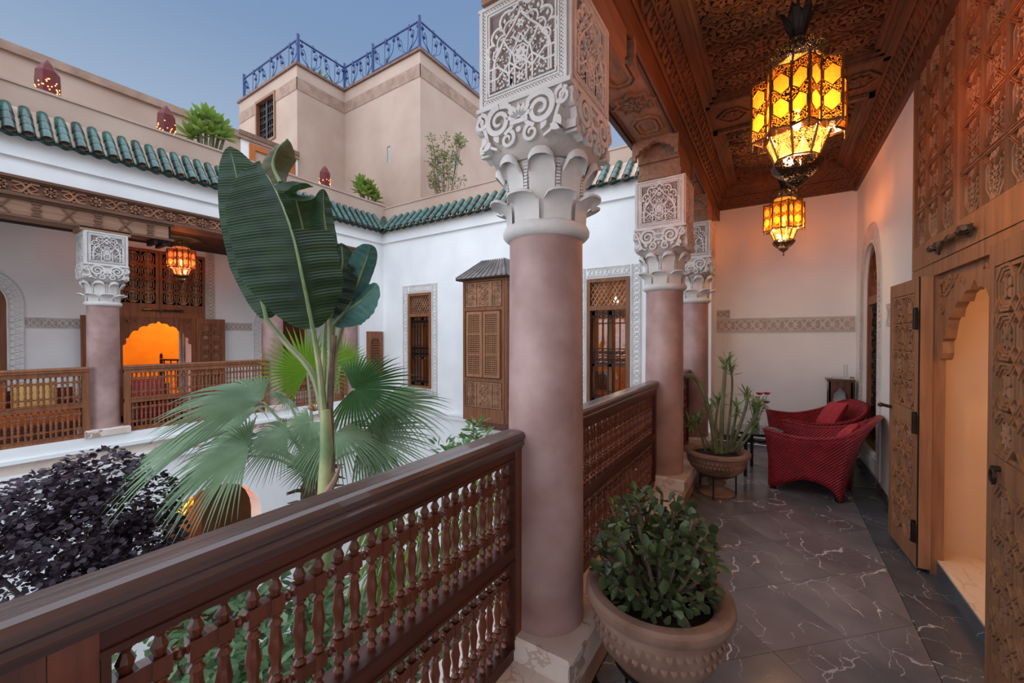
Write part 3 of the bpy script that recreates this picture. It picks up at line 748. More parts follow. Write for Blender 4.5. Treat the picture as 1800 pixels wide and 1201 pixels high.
def balustrade(x, y0, y1, label, m, mz, inner=1, seg=8, zb=.165, cap0=None):
    t = thing('balustrade', label, 'balustrade', (x, (y0 + y1) / 2, zb), 'carved wooden balustrades')
    g = inner
    # moulded handrail
    prof = [(-.050, 1.05), (-.058, 1.06), (-.060, 1.082), (-.052, 1.098), (-.036, 1.104), (.026, 1.104), (.040, 1.100), (.048, 1.088), (.048, 1.074), (.040, 1.066), (.040, 1.060), (.044, 1.054), (.042, 1.046), (.034, 1.042), (.032, 1.032), (-.032, 1.032)]
    F = fr((x, y0 if cap0 is None else cap0, 0), (g, 0, 0), (0, 0, 1)); n = (y1 - (y0 if cap0 is None else cap0)) * F[3].y
    MB().poly(F, prof, min(0, n), max(0, n)).build('handrail', HANDR if m is WOODD else m, t)
    d = .028
    MB().box(x - d, x + d, y0, y1, 1.0, 1.035).build('top_rail', m, t)
    MB().box(x - d, x + d, y0, y1, .583, .63).build('middle_rail', m, t)
    MB().box(x - d, x + d, y0, y1, zb, .21).build('bottom_rail', m, t)
    for a, b in ((y0, y0 + .055), (y1 - .055, y1)): MB().box(x - d - .002, x + d + .002, a, b, zb, 1.035).build('stile', mz, t)
    a, b = y0 + .055, y1 - .055
    mb = MB()
    for z0, z1 in ((.63, 1.0), (.21, .583)):
        for zz in (z0, z1 - .012): mb.box(x - d - .006, x + d + .006, a, b, zz, zz + .012)
        for yy in (a + .001, b - .013): mb.box(x - d - .005, x + d + .005, yy, yy + .012, z0 + .0121, z1 - .0121)
    mb.build('panel_moulding', m, t)
    n = max(1, round((b - a - .02) / .102)); p = (b - a - .02) / n
    for z0, z1 in ((.642, .988), (.222, .571)):
        H = z1 - z0; me = bal_mesh(H, mz, seg); bl = .034; s_ = H * .17; bm = bob_mesh(p - .046 - .025 + .004, mz, seg); b2 = MB
        for i in range(n):
            yc = a + .01 + (i + .5) * p
            for dy in (-.023, .023): put('baluster', me, t, loc=(x, yc + dy, z0))
            for zz in (s_ + bl / 2, H - s_ - bl / 2):
                put('tie_block', tie_mesh(mz), t, loc=(x, yc, z0 + zz))
                put('bobbin', bm, t, loc=(x, yc + .023 + .0105, z0 + zz), rot=(-pi / 2, 0, 0))
    return t
def tie_mesh(m):
    k = ('t', m.name)
    if k not in _bal: _bal[k] = MB().box(-.013, .013, -.035, .035, -.017, .017).mesh('tie_block', m)
    return _bal[k]
RAILX = -.925
nb = balustrade(RAILX, .12, 1.452, 'dark wooden balustrade with turned spindles in the near left foreground', WOODD, WOODDZ, cap0=-.7)
MB().box(RAILX - .03, RAILX + .03, -.7, .119, .165, 1.035).build('solid_end_panel', WOODDZ, nb)
balustrade(RAILX, 1.782, 3.778, 'reddish wooden balustrade of dense turned spindles between the nearest and second columns', WOODD, WOODDZ)
balustrade(RAILX, 4.115, 5.43, 'short dark balustrade seen behind the large succulent, beyond the second column', WOODD, WOODDZ)
balustrade(-7.68, -.55, 1.43, 'wooden balustrade across the courtyard at the left edge, in front of a sofa', WOODX, WOODX, inner=1, seg=6)
balustrade(-7.68, -2.85, -.89, 'wooden balustrade across the courtyard beyond the left edge of the view', WOODX, WOODX, inner=1, seg=6)
balustrade(-7.68, 1.77, 3.69, 'wooden balustrade across the courtyard in front of the orange lit doorway', WOODX, WOODX, inner=1, seg=6)
balustrade(-7.68, 4.03, 5.28, 'wooden balustrade across the courtyard hidden behind the palm fronds', WOODX, WOODX, inner=1, seg=6)

# ================================================================== COURTYARD WALLS
MB().box(-12, 1.2, -6, 12, -4.5, -4.2).build('floor_courtyard', mat('courtyard_stone', C(92, 88, 82), C(120, 114, 106), rough=.7, scale=3), kind=ST, label='stone floor of the courtyard far below the gallery')
FF = fr((0, 6.25, 0), (1, 0, 0), (0, 0, 1))       # far wall, u = x, v = z, normal -y
def rect(u0, u1, v0, v1): return [(u0, v0), (u1, v0), (u1, v1), (u0, v1)]
WA = (-6.81, -6.12, .40, 2.46); WB = (-2.60, -1.89, .40, 2.45)
mb = MB(); mb.poly(FF, rect(-7.65, -.75, -4.2, 4.0), -.35, 0, [rect(*WA), rect(*WB)]); mb.build('wall_far', PLASTER, kind=ST, label='white plaster wall closing the far side of the courtyard')
mb = MB(); mb.box(-7.65, -1.1, 6.19, 6.25, -.17, -.09); mb.box(-7.65, -1.1, 6.16, 6.25, -.09, -.05); mb.build('trim_6', PLASTER, kind=ST, label='white ledge moulding along the far courtyard wall')
mb = MB(); mb.box(-7.65, -1.1, 6.20, 6.25, 3.66, 4.0); mb.build('trim_7', PLASTER, kind=ST, label='projecting white cornice band under the tiles of the far wall')
for i, (w, lab) in enumerate(((WA, 'far window left of the wooden bay'), (WB, 'lit window right of the nearest column'))):
    u0, u1, v0, v1 = w; d = .18
    for k, (F, L, H) in enumerate(((fr((u0 - d, 6.25, v0 - d), (0, 0, 1), (-1, 0, 0)), v1 - v0 + 2 * d, d - .02), (fr((u1 + .02, 6.25, v0 - d), (0, 0, 1), (-1, 0, 0)), v1 - v0 + 2 * d, d - .02),
                                   (fr((u0, 6.25, v1 + .02), (1, 0, 0), (0, 0, 1)), u1 - u0, d - .02), (fr((u0, 6.25, v0 - d), (1, 0, 0), (0, 0, 1)), u1 - u0, d - .02))):
        if k < 2: F = fr(F[0] + V((d - .02, 0, 0)) if k == 0 else F[0] + V((d - .02, 0, 0)), (0, 0, 1), (-1, 0, 0))
        frieze(F, L, H, relief=.010, nm='trim_%d' % (8 + i * 4 + k), back=False, label='carved stucco strip %s the %s' % (('left of', 'right of', 'above', 'below')[k], lab))
def grille_window(name, w, label, lit=False):
    u0, u1, v0, v1 = w; cx = (u0 + u1) / 2
    t = thing(name, label, 'window', (cx, 6.25, v0), kind=ST)
    vm = v1 - .48
    mb = MB(); mb.poly(FF, rect(u0, u1, v0, v1), -.14, .02, [rect(u0 + .06, u1 - .06, v0 + .05, vm - .035), rect(u0 + .06, u1 - .06, vm + .035, v1 - .06)]); mb.build('window_frame', WOODX, t)
    mb = MB(); s_ = .075
    n = 8; hh = (v1 - .06) - (vm + .035); ww = u1 - u0 - .12; dx = ww / n
    for i in range(-n, 2 * n):
        for sg in (1, -1):
            a = (u0 + .06 + i * dx * 1.0, vm + .035); k = hh / 1.55
            p, q = (a, (a[0] + sg * k, a[1] + hh))
            # clip to opening
            def cl(p, q, lo, hi):
                if p[0] > q[0]: p, q = q, p
                if q[0] < lo or p[0] > hi: return None
                f = lambda x: p[1] + (q[1] - p[1]) * (x - p[0]) / (q[0] - p[0])
                P = (lo, f(lo)) if p[0] < lo else p; Q = (hi, f(hi)) if q[0] > hi else q; return P, Q
            r = cl(p, q, u0 + .06, u1 - .06)
            if r and abs(r[1][0] - r[0][0]) > .01: mb.ribbon(FF, list(r), .022, -.06, -.035 + .004 * sg)
    mb.build('top_lattice', CEDARC, t)
    # inner casement
    mb = MB()
    for a, b in ((u0 + .06, u0 + .10), (cx - .04, cx + .04), (u1 - .10, u1 - .06)): mb.fbox(FF, a, b, v0 + .05, vm - .035, -.13, -.09)
    for z in (v0 + .05, v0 + .62, vm - .11): mb.fbox(FF, u0 + .06, u1 - .06, z, z + .06, -.13, -.09)
    mb.build('casement', WOODX, t)
    mb = MB(); n = 6
    for i in range(n + 1):
        u = u0 + .07 + (u1 - u0 - .14) * i / n; mb.fbox(FF, u - .007, u + .007, v0 + .05, vm - .035, -.03, -.016)
    H = vm - .035 - v0 - .05
    for f in (.0, .12, .42, .50, .58, .86, 1.0): mb.fbox(FF, u0 + .06, u1 - .06, v0 + .05 + H * f - .006, v0 + .05 + H * f + .006, -.032, -.014)
    for f in (.06, .46, .54, .93):
        for i in range(n):
            u = u0 + .07 + (u1 - u0 - .14) * (i + .5) / n
            for sg in (-1, 1): mb.ribbon(FF, spiral(u + sg * .022, v0 + .05 + H * f, .032, .006, 0, sg * 1.2, 10), .010, -.03, -.012)
    mb.build('iron_grille', IRON, t)
    MB().fbox(FF, u0 + .06, u1 - .06, v0 + .05, v1 - .05, -.18, -.175).build('pane', glassmat('window_glass_' + name, (.9, .9, .9, 1), .05, .03), t)
    return t
grille_window('window_2', WA, 'narrow wooden window with dark iron grille left of the bay, in the far wall')
grille_window('window_3', WB, 'wooden window with diamond lattice top and lit room behind, right of the nearest column')
# lit room behind the far wall
room = MB(); room.box(-8, -.8, 10.0, 10.1, -.3, 3.4); room.box(-8, -.8, 6.6, 10, 3.3, 3.4); room.box(-8, -.8, 6.6, 10, -.4, -.3); room.box(-4.4, -4.3, 6.6, 10, -.3, 3.3); room.box(-.85, -.8, 6.86, 10, -.3, 3.3); room.box(-8.1, -8, 6.6, 10, -.3, 3.3)
room.build('wall_room_far', OCHRE, kind=ST, label='ochre walls of the lamp lit room behind the far windows')
def lamp_bulb(name, label, loc, power, col, r=.06):
    t = thing(name, label, 'lamp', loc)
    MB().lathe([(0, -.06), (.04, -.045), (.06, 0), (.045, .04), (.02, .07), (.02, .10)], 14, loc).build('globe', emit('room_globe', (1, .72, .38, 1), 12), t, smooth=True)
    MB().tube([V(loc) + V((0, 0, .10)), V(loc) + V((0, 0, .17))], .008).build('stem', BRASS, t)
    point_light(name + '_light', V(loc) - V((0, 0, .12)), power, col, r)
    return t
lamp_bulb('room_lamp', 'glowing pendant globe inside the room behind the right far window', (-2.9, 8.6, 2.3), 20, (1, .76, .46))
lamp_bulb('room_lamp', 'glowing pendant globe inside the room behind the left far window', (-6.0, 8.6, 2.2), 8, (1, .76, .46))
# furniture silhouettes in the lit room
t = thing('side_chair', 'dark wooden chair seen through the lit window right of the nearest column', 'chair', (-3.0, 7.9, -.3))
for a, b in ((-.2, -.2), (.2, -.2), (-.2, .2), (.2, .2)): MB().tube([(-3.0 + a, 7.9 + b, -.3), (-3.0 + a, 7.9 + b, .15 if b < 0 else .75)], .02).build('leg', WOODDZ, t)
MB().box(-3.24, -2.76, 7.66, 8.14, .12, .18).build('seat', WOODDZ, t); MB().box(-3.22, -2.78, 8.08, 8.13, .4, .78).build('backrest', WOODDZ, t)

# ------------------------------------------------------------------ wooden bay (mashrabiya)
bx0, bx1, by, bz0, bz1 = -4.86, -3.93, 5.80, -.02, 2.57
bay = thing('wooden_bay', 'carved wooden bay window with slatted shutters and small pitched roof', 'bay window', ((bx0 + bx1) / 2, 6.0, bz0))
MB().box(bx0, bx1, by + .02, 6.25, bz0, bz1).build('body', WOODX, bay)
FY = fr((bx0, by, 0), (1, 0, 0), (0, 0, 1)); FXs = fr((bx1 + .02, by, 0), (0, 1, 0), (0, 0, 1))
def bay_face(F, wd):
    mb = MB()
    for a, b in ((0, .05), (wd - .05, wd)): mb.fbox(F, a, b, bz0, bz1, -.02, .012)
    for z, h in ((bz0, .24), (.70, .06), (1.98, .06), (2.50, .07)): mb.fbox(F, .05, wd - .05, z, z + h, -.02, .012)
    mb.build('face_frame', WOODX, bay)
    for z0, z1 in ((.24, .68), (2.06, 2.48)):
        xs = (.08, .28, .30, wd - .30, wd - .28, wd - .08) if wd > .7 else (.08, wd - .08)
        for i in range(0, len(xs), 2):
            a, b = xs[i], xs[i + 1]; o = MB(); o.ribbon(F, rect(a, b, z0, z1), .02, -.02, .012, True); o.fbox(F, a, b, z0, z1, -.02, -.008)
            c = (a + b) / 2
            n = 4
            for k in range(n):
                v = z0 + (z1 - z0) * (k + .5) / n
                for sg in (-1, 1):
                    o.ribbon(F, spiral(c + sg * (b - a) * .2, v, (b - a) * .19, .006, pi / 2, sg * 1.2, 12), .012, -.01, .006)
                o.poly(F, leaf2(c, v - .03, .06, .016, pi / 2), -.01, .008)
            o.build('carved_panel', CEDARC, bay)
bay_face(FY, bx1 - bx0); bay_face(FXs, .44)
for a, b in ((.09, .455), (.475, .84)):
    o = MB(); o.poly(FY, rect(a, b, .78, 1.96), -.02, .03, [rect(a + .05, b - .05, .83 + k * .37, 1.17 + k * .37) for k in range(3)])
    sh = o.build('shutter', CEDAR, bay)
    m2 = MB(); n = 7; w = b - a - .10
    for k in range(3):
        for i in range(n): u = a + .05 + w * (i + .5) / n; m2.fbox(FY, u - .008, u + .008, .83 + k * .37, 1.17 + k * .37, 0, .016)
        for j in range(9): v = .83 + k * .37 + .34 * (j + .5) / 9; m2.fbox(FY, a + .05, b - .05, v - .008, v + .008, .002, .020)
    m2.build('lattice', CEDAR, sh)
MB().fbox(FY, .12, .82, .82, 1.93, -.019, -.015).build('painted_glow_screen', mat('painted_glow_screen', C(150, 84, 30), C(196, 118, 44), rough=.8, scale=3), bay)  # warm glow behind the shutters is painted as orange, nothing shines here
mb = MB(); mb.box(bx0 + .02, bx1 - .02, by + .06, 6.25, bz0 - .08, bz0); mb.box(bx0 + .1, bx1 - .1, by + .14, 6.25, bz0 - .16, bz0 - .08); mb.build('corbelled_base', WOODDZ, bay)
ex = .10; mb = MB(); A = [(bx0 - ex, by - ex, bz1), (bx1 + ex, by - ex, bz1), (bx1 + ex, 6.25, bz1), (bx0 - ex, 6.25, bz1)]; R = [(bx0 + .22, 6.10, bz1 + .36), (bx1 - .22, 6.10, bz1 + .36), (bx1 - .22, 6.25, bz1 + .36), (bx0 + .22, 6.25, bz1 + .36)]
mb.add(A + R, [(3, 2, 1, 0), (0, 1, 5, 4), (1, 2, 6, 5), (3, 0, 4, 7), (4, 5, 6, 7)])
lead = mat('grey_roof_boards', C(96, 88, 86), C(124, 116, 112), rough=.6, scale=5, rand=.1); mb.build('roof', lead, bay)
mb = MB()
for i in range(11):
    t_ = i / 10; p = V(A[0]).lerp(V(A[1]), t_); q = V(R[0]).lerp(V(R[1]), t_); mb.tube([p + V((0, 0, .012)), q + V((0, 0, .012))], .014, 5)
for i in range(5):
    t_ = i / 4; mb.tube([V(A[1]).lerp(V(A[2]), t_) + V((0, 0, .012)), V(R[1]).lerp(V(R[2]), t_) + V((0, 0, .012))], .014, 5)
mb.build('roof_batten', lead, bay)
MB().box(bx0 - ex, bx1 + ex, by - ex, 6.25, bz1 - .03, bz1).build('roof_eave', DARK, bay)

# ================================================================== LEFT WING (across the courtyard)
XW = -7.65; XB = -9.55
FL = fr((XW, 0, 0), (0, 1, 0), (0, 0, 1))        # u = y, normal +x
FLB = fr((XB, 0, 0), (0, 1, 0), (0, 0, 1))
MB().box(-10.0, XW, -3, 6.25, -.28, 0).build('floor_left_gallery', SILLM, kind=ST, label='pale floor slab of the gallery across the courtyard')
mb = MB(); mb.box(XW - .4, XW + .03, -3, 5.65, 0, .165); mb.build('trim_20', PLASTER, kind=ST, label='white sill under the balustrade across the courtyard')
mb = MB(); mb.box(XW - .1, XW + .06, -3, 6.25, -.02, .03); mb.box(XW - .1, XW + .04, -3, 6.25, -.20, -.16); mb.box(XW - .1, XW + .07, -3, 6.25, -.30, -.24); mb.build('trim_21', PLASTER, kind=ST, label='stepped white ledge of the slab across the courtyard')
def round_arch(c, hw, z0, zs, n=12): return [(c - hw, z0), (c + hw, z0)] + [(c + hw * cos(pi * i / n), zs + hw * sin(pi * i / n)) for i in range(n + 1)]
LA = round_arch(2.87, .70, -4.2, -1.62)
mb = MB(); mb.poly(FL, rect(-3, 6.25, -4.2, -.28), -.4, 0, [LA]); mb.build('wall_left_lower', PLASTER, kind=ST, label='white lower courtyard wall with a round arch behind the palm')
mb = MB(); mb.fbox(FL, 5.62, 6.25, 0, 3.4299, -.4, 0); mb.fbox(FL, -3, 6.25, 3.43, 4.0, -.4, .0); mb.fbox(FL, -3, 6.2, 3.66, 3.999, .0005, .05); mb.build('wall_left_upper', PLASTER, kind=ST, label='white upper wall and cornice above the gallery across the courtyard')
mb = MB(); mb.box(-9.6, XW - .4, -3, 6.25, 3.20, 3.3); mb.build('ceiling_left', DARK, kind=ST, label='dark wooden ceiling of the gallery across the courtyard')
LD = rect(2.19, 3.19, 0, 1.86)
LAW = archpts(.35, .58, .2, 2.0, 2.42); LAW2 = archpts(5.0, .52, .2, 1.7, 2.20)
mb = MB(); mb.poly(FLB, rect(-3, 6.25, 0, 3.3), -.3, 0, [LD, LAW, LAW2]); mb.box(XB - .3, XW - .41, 6.2, 6.245, 0, 3.3); mb.build('wall_left', PLASTER, kind=ST, label='white rear wall of the gallery across the courtyard')
# stucco bands on it
FLo = lambda y, z: fr((XB, y, z), (0, 1, 0), (0, 0, 1))
frieze(FLo(1.10, 1.64), 1.06, .165, nm='trim_22', label='stucco band on the far gallery wall left of the doorway')
frieze(FLo(3.60, 1.64), .68, .165, nm='trim_23', label='stucco band on the far gallery wall right of the doorway')
frieze(fr((XB, 3.585, 1.0), (0, 0, 1), (0, -1, 0)), 2.2, .15, nm='trim_24', label='upright stucco band beside the doorway across the courtyard')
band_outline(FLB, inset_poly(LAW, 1.02), archpts(.35, .74, .1, 2.0, 2.58), .012, 'trim_25', 'stucco surround of the arch at the left edge across the courtyard', step=.09)
band_outline(FLB, inset_poly(LAW2, 1.02), archpts(5.0, .68, .1, 1.7, 2.36), .012, 'trim_26', 'stucco surround of the arch beside the banana plant across the courtyard', step=.09)
for i, (A_, lab) in enumerate(((LAW, 'dark wooden arched window at the left edge across the courtyard'), (LAW2, 'dark wooden arched window partly hidden by the banana plant'))):
    t = thing('window_%d' % (4 + i), lab, 'window', (XB, A_[0][0] + .5, .2), kind=ST)
    MB().poly(FLB, A_, -.16, -.04, [inset_poly(A_, .86)]).build('window_frame', WOODX, t)
    MB().poly(FLB, inset_poly(A_, .9), -.2, -.17).build('shutter_board', WOODDZ, t)
# beam across the courtyard
lb = thing('wooden_beam', 'carved wooden beam under the cornice across the courtyard', 'beam', (XW, 2, 3.2))
MB().box(XW - .36, XW + .01, -3, 5.7, 3.19, 3.43).build('beam_body', WOODC, lb)
FLm = fr((XW + .01, -3, 3.19), (0, 1, 0), (0, 0, 1)); mb = MB(); Lb = 8.6
for z0, z1, n in ((0, .03, .05), (.03, .05, .025), (.19, .21, .03), (.21, .245, .055)): mb.fbox(FLm, 0, Lb, z0, z1, -.01, n)
mb.build('moulding', WOODC, lb)
mb = MB(); n = 43; p = Lb / n
for i in range(n):
    cx = (i + .5) * p
    if i % 2 == 0: rosette(mb, FLm, cx, .12, .066, 8, 0, .03, w=.022)
    else:
        for sg in (1, -1):
            mb.ribbon(FLm, [(cx - p * .55, .12 - sg * .055), (cx - p * .2, .12 - sg * .055), (cx + p * .2, .12 + sg * .055), (cx + p * .55, .12 + sg * .055)], .022, 0, .028 + .003 * sg)
            mb.ribbon(FLm, [(cx - p * .5, .12), (cx, .12 + sg * .062), (cx + p * .5, .12)], .014, 0, .024)
mb.build('interlace_carving', mat('beam_carving', C(122, 78, 56), C(154, 106, 78), rough=.7, scale=9), lb)
def left_corbel(cy, half, label, y0_=None):
    t = thing('corbel', label, 'corbel', (LX, cy, 2.91), 'corbels above the columns')
    y0, y1 = (cy - half if y0_ is None else y0_), cy + half
    MB().box(LX - .19, XW + .0, y0 + .06, y1 - .06, 2.965, 3.19).build('block', WOODB, t)
    MB().box(LX - .19, LX + .19, cy - .25, cy + .25, 2.91, 2.965).build('base_moulding', WOODB, t)
    F = fr((XW, y0, 2.95), (0, 1, 0), (0, 0, 1)); L = y1 - y0
    mb = MB(); mb.fbox(F, 0, L, .215, .245, -.02, .03); mb.fbox(F, 0, L, 0, .03, -.02, .02); mb.build('rail', WOODC, t)
    n = max(2, round(L / .27)); mb = MB()
    for i in range(1, n):
        c = L * i / n
        if i % 2: mb.ribbon(F, [(c - .06, .04), (c + .06, .205)], .018, 0, .016); mb.ribbon(F, [(c - .06, .205), (c + .06, .04)], .018, 0, .014)
        else:
            for q in range(5): mb.fbox(F, c - (.04, .025, .04, .025, .04)[q], c + (.04, .025, .04, .025, .04)[q], .035 + q * .036, .065 + q * .036, 0, .018)
    mb.build('appliques', WOODC, t)
    for yy, sg in ((y0 + .03, -1), (y1 - .03, 1)):
        mb = MB()
        for q, (h, d) in enumerate(((.10, 0), (.16, .05), (.07, .10), (.13, .15))): mb.box(LX - .17, LX + .15, yy - sg * (d + .045) if sg > 0 else yy + d, yy - sg * d if sg > 0 else yy + d + .045, 2.96 - h * .6, 3.19)
        mb.build('stepped_end', DARK, t)
left_corbel(1.6, .74, 'long panelled corbel above the left column across the courtyard', y0_=-.1)
left_corbel(3.86, .5, 'corbel above the column hidden by the banana leaf')

# ------------------------------------------------------------------ doors: shared carving builders
def scallop(c, hw, zs, zt, F, ztop, nm, m, parent, n0=-.04, n1=0.0, carve=True):
    """scalloped door-head board filling an opening c-hw..c+hw up to ztop"""
    P = [(1.0, zs), (.94, zs + .02 * (zt - zs)), (.90, zs + .10 * (zt - zs)), (.92, zs + .26 * (zt - zs)), (.84, zs + .30 * (zt - zs)), (.80, zs + .42 * (zt - zs)), (.74, zs + .55 * (zt - zs)), (.66, zs + .60 * (zt - zs)), (.60, zs + .58 * (zt - zs)),
         (.55, zs + .70 * (zt - zs)), (.44, zs + .78 * (zt - zs)), (.34, zs + .765 * (zt - zs)), (.28, zs + .86 * (zt - zs)), (.16, zs + .90 * (zt - zs)), (.10, zs + .885 * (zt - zs)), (.03, zs + .97 * (zt - zs)), (0, zt)]
    pts = [(c - a * hw, b) for a, b in P] + [(c + a * hw, b) for a, b in P[::-1][1:]] + [(c + hw, ztop), (c - hw, ztop)]
    o = MB().poly(F, pts, n0, n1).build(nm, m, parent)
    if carve:
        mb = MB()
        for sg in (-1, 1):
            for (a, b, r) in ((.80, .86, .07), (.93, .62, .045), (.62, .90, .045), (.93, .84, .05)):
                mb.ribbon(F, spiral(c + sg * a * hw, zs + (ztop - zs) * b, r, .01, 0, sg * 1.4, 16), .014, n1 - .004, n1 + .008)
            for k in range(5): mb.poly(F, leaf2(c + sg * (.25 + .13 * k) * hw, ztop - .05, .05, .013, pi / 2 * sg + k), n1 - .004, n1 + .007)
        mb.build('head_carving', m, o)
    return o
def leaf_door(parent, F, w, h, cols, rows, mid, nm='door_leaf', m=CEDAR, th=.045, knob=None):
    """wicket leaf: frame with octagonal carved fields; F: u along width, v up, normal = carved side"""
    e = .06; br = .09
    o = MB().poly(F, rect(0, w, 0, h), -th, 0, [rect(e, w - e, .12, mid - .05), rect(e, w - e, mid + .05, h - br)]).build(nm, m, parent)
    MB().fbox(F, e - .01, w - e + .01, .11, h - br + .01, -th + .006, -.024).build('panel_board', m, o)
    for z0, z1 in ((.12, mid - .05), (mid + .05, h - br)):
        ph = (z1 - z0) / rows; pw = (w - 2 * e) / cols
        st = MB()
        st.ribbon(F, rect(e + .012, w - e - .012, z0 + .012, z1 - .012), .016, -.03, -.004, True)
        for j in range(rows):
            for i in range(cols):
                cx = e + (i + .5) * pw; cy = z0 + (j + .5) * ph; rx, ry = pw * .44, ph * .46
                for s_, hgt in ((1, .0), (.84, -.005), (.68, -.010)): st.ribbon(F, ngon(cx, cy, rx * s_ * 1.06, ry * s_ * 1.06, 8, pi / 8), .011, -.03, hgt, True)
                f = MB(); r = min(rx, ry) * .66
                if (i + j) % 2 == 0: rosette(f, F, cx, cy, r, 8, -.028, -.008, w=r * .22)
                else:
                    rosette(f, F, cx, cy, r, 4, -.028, -.008, pi / 4, w=r * .34); f.ribbon(F, ngon(cx, cy, r * .95, r * .95, 8), .008, -.028, -.012, True)
                f.build('carved_rosette', CEDARC, o)
        for j in range(rows + 1):
            for i in range(cols + 1):
                cx = e + i * pw; cy = z0 + j * ph
                for sg in (1, -1):
                    a = (max(e, cx - pw * .22), cy - sg * ph * .22); b = (min(w - e, cx + pw * .22), cy + sg * ph * .22)
                    if min(a[1], b[1]) < z0 - .02 or max(a[1], b[1]) > z1 + .02: continue
                    st.ribbon(F, [a, b], .030, -.03, -.001 - .002 * (sg < 0))
                    st.ribbon(F, [a, b], .008, -.005, .003)
        st.build('strapwork', m, o)
    return o
def upper_leaf(parent, F, w, h, cols, rows, nm='upper_leaf', m=CEDAR, th=.06):
    e = .045
    o = MB().poly(F, rect(0, w, 0, h), -th, 0, [rect(e, w - e, .16, h - .05)]).build(nm, m, parent)
    MB().fbox(F, e - .01, w - e + .01, .15, h - .04, -th + .01, -.03).build('panel_board', m, o)
    z0, z1 = .16, h - .05; pw = (w - 2 * e) / cols; ph = (z1 - z0) / rows
    st = MB()
    def bar(a, b, wd, hh):
        st.ribbon(F, [a, b], wd, -.035, hh); 
        for k in (-1, 1):
            d = V((b[0] - a[0], b[1] - a[1], 0)).normalized(); q = (-d.y * wd * .28 * k, d.x * wd * .28 * k); st.ribbon(F, [(a[0] + q[0], a[1] + q[1]), (b[0] + q[0], b[1] + q[1])], wd * .14, hh - .004, hh + .005)
    for i in range(1, cols): bar((e + i * pw, z0), (e + i * pw, z1), .024, -.006)
    for j in range(1, rows): bar((e, z0 + j * ph), (w - e, z0 + j * ph), .030, -.004)
    for i in range(cols + 1):
        for j in range(rows + 1):
            x, y = e + i * pw, z0 + j * ph
            for sg in (1, -1):
                a = [x - pw * .42, y - sg * ph * .34]; b = [x + pw * .42, y + sg * ph * .34]
                for q in (a, b): q[1] = min(z1, max(z0, q[1]))
                if a[0] < e: t_ = (e - a[0]) / (b[0] - a[0]); a = [e, a[1] + (b[1] - a[1]) * t_]
                if b[0] > w - e: t_ = (w - e - a[0]) / (b[0] - a[0]); b = [w - e, a[1] + (b[1] - a[1]) * t_]
                if b[0] - a[0] > .02 and j not in (0, rows): bar(tuple(a), tuple(b), .022, -.008 + .002 * sg)
    st.build('strapwork', m, o)
    rnd = random.Random(11)
    for i in range(cols):
        for j in range(rows):
            cx, cy = e + (i + .5) * pw, z0 + (j + .5) * ph; rx, ry = pw * .38, ph * .43
            f = MB(); f.ribbon(F, ngon(cx, cy, rx * 1.08, ry * 1.08, 8, pi / 8), .010, -.034, -.012, True)
            for k in range(7):
                y0 = cy - ry * .85 + ry * 1.7 * k / 6; hw = rx * .8 * sqrt(max(.1, 1 - ((y0 - cy) / ry) ** 2))
                for sg in (-1, 1):
                    P = cat_rom([(cx, y0 - ry * .18, 0), (cx + sg * hw * .55, y0 - ry * .05, 0), (cx + sg * hw * .8, y0 + ry * .12, 0), (cx + sg * hw * .45, y0 + ry * .24, 0)], 3)
                    f.ribbon(F, [(p.x, p.y) for p in P], .013, -.034, -.010, taper=lambda t: 1.1 - .6 * t)
                f.poly(F, leaf2(cx, y0 - ry * .1, ry * .26, rx * .16, pi / 2, 3), -.034, -.010)
            f.build('carved_foliage', CEDARL, o)
    return o
def big_bolt(parent, F, c, v, L):
    mb = MB(); P = lambda u, n=.03: fp(F, u, v, n)
    mb.tube([P(c - L / 2), P(c + L / 2)], .014, 8)
    for a in (-.46, -.28, .05, .3, .44): mb.tube([P(c + a * L - .012), P(c + a * L + .012)], .021, 8)
    mb.tube([fp(F, c - .02, v, .045), fp(F, c - .03, v - .03, .055), fp(F, c - .045, v - .075, .05)], [.01, .012, .006], 6)
    for a in (-.42, .36): mb.fbox(F, c + a * L - .03, c + a * L + .03, v - .03, v + .03, 0, .012)
    mb.tube([P(c + L * .42, .04), P(c + L * .5, .05)], [.026, .014], 8)
    mb.build('sliding_bolt', BRONZE, parent)
# ------------------------------------------------------------------ great door on the right wall
XD = .83
FD = lambda y, z, x=XD: fr((x, y, z), (0, -1, 0), (0, 0, 1))     # u towards the camera, normal -x
gd = thing('door_1', 'tall carved cedar double door with an open wicket on the right wall', 'door', (XD, 3.2, 0), kind=ST)
upper_leaf(gd, FD(4.05, 1.97), .845, 1.45, 3, 5); upper_leaf(gd, FD(3.20, 1.97), .86, 1.45, 3, 5)
big_bolt(gd, FD(0, 0), -3.22, 2.045, .62)
mb = MB(); mb.fbox(FD(4.05, 0), 0, .475, 0, 1.965, -.06, 0); mb.fbox(FD(2.535, 0), 0, .515, 0, 1.965, -.06, 0); mb.fbox(FD(3.574, 0), 0, 1.038, 1.886, 1.964, -.059, -.001); mb.build('lower_frame', CEDAR, gd)
for y0, y1 in ((3.56, 3.65), (2.47, 2.55)): MB().box(.772, .829, y0, y1, .03, 1.885).build('jamb_post', CEDAR, gd)
scallop(-3.055, .505, 1.36, 1.80, FD(0, 0, .86), 1.885, 'scalloped_head', CEDAR, gd, n0=-.05, n1=0)
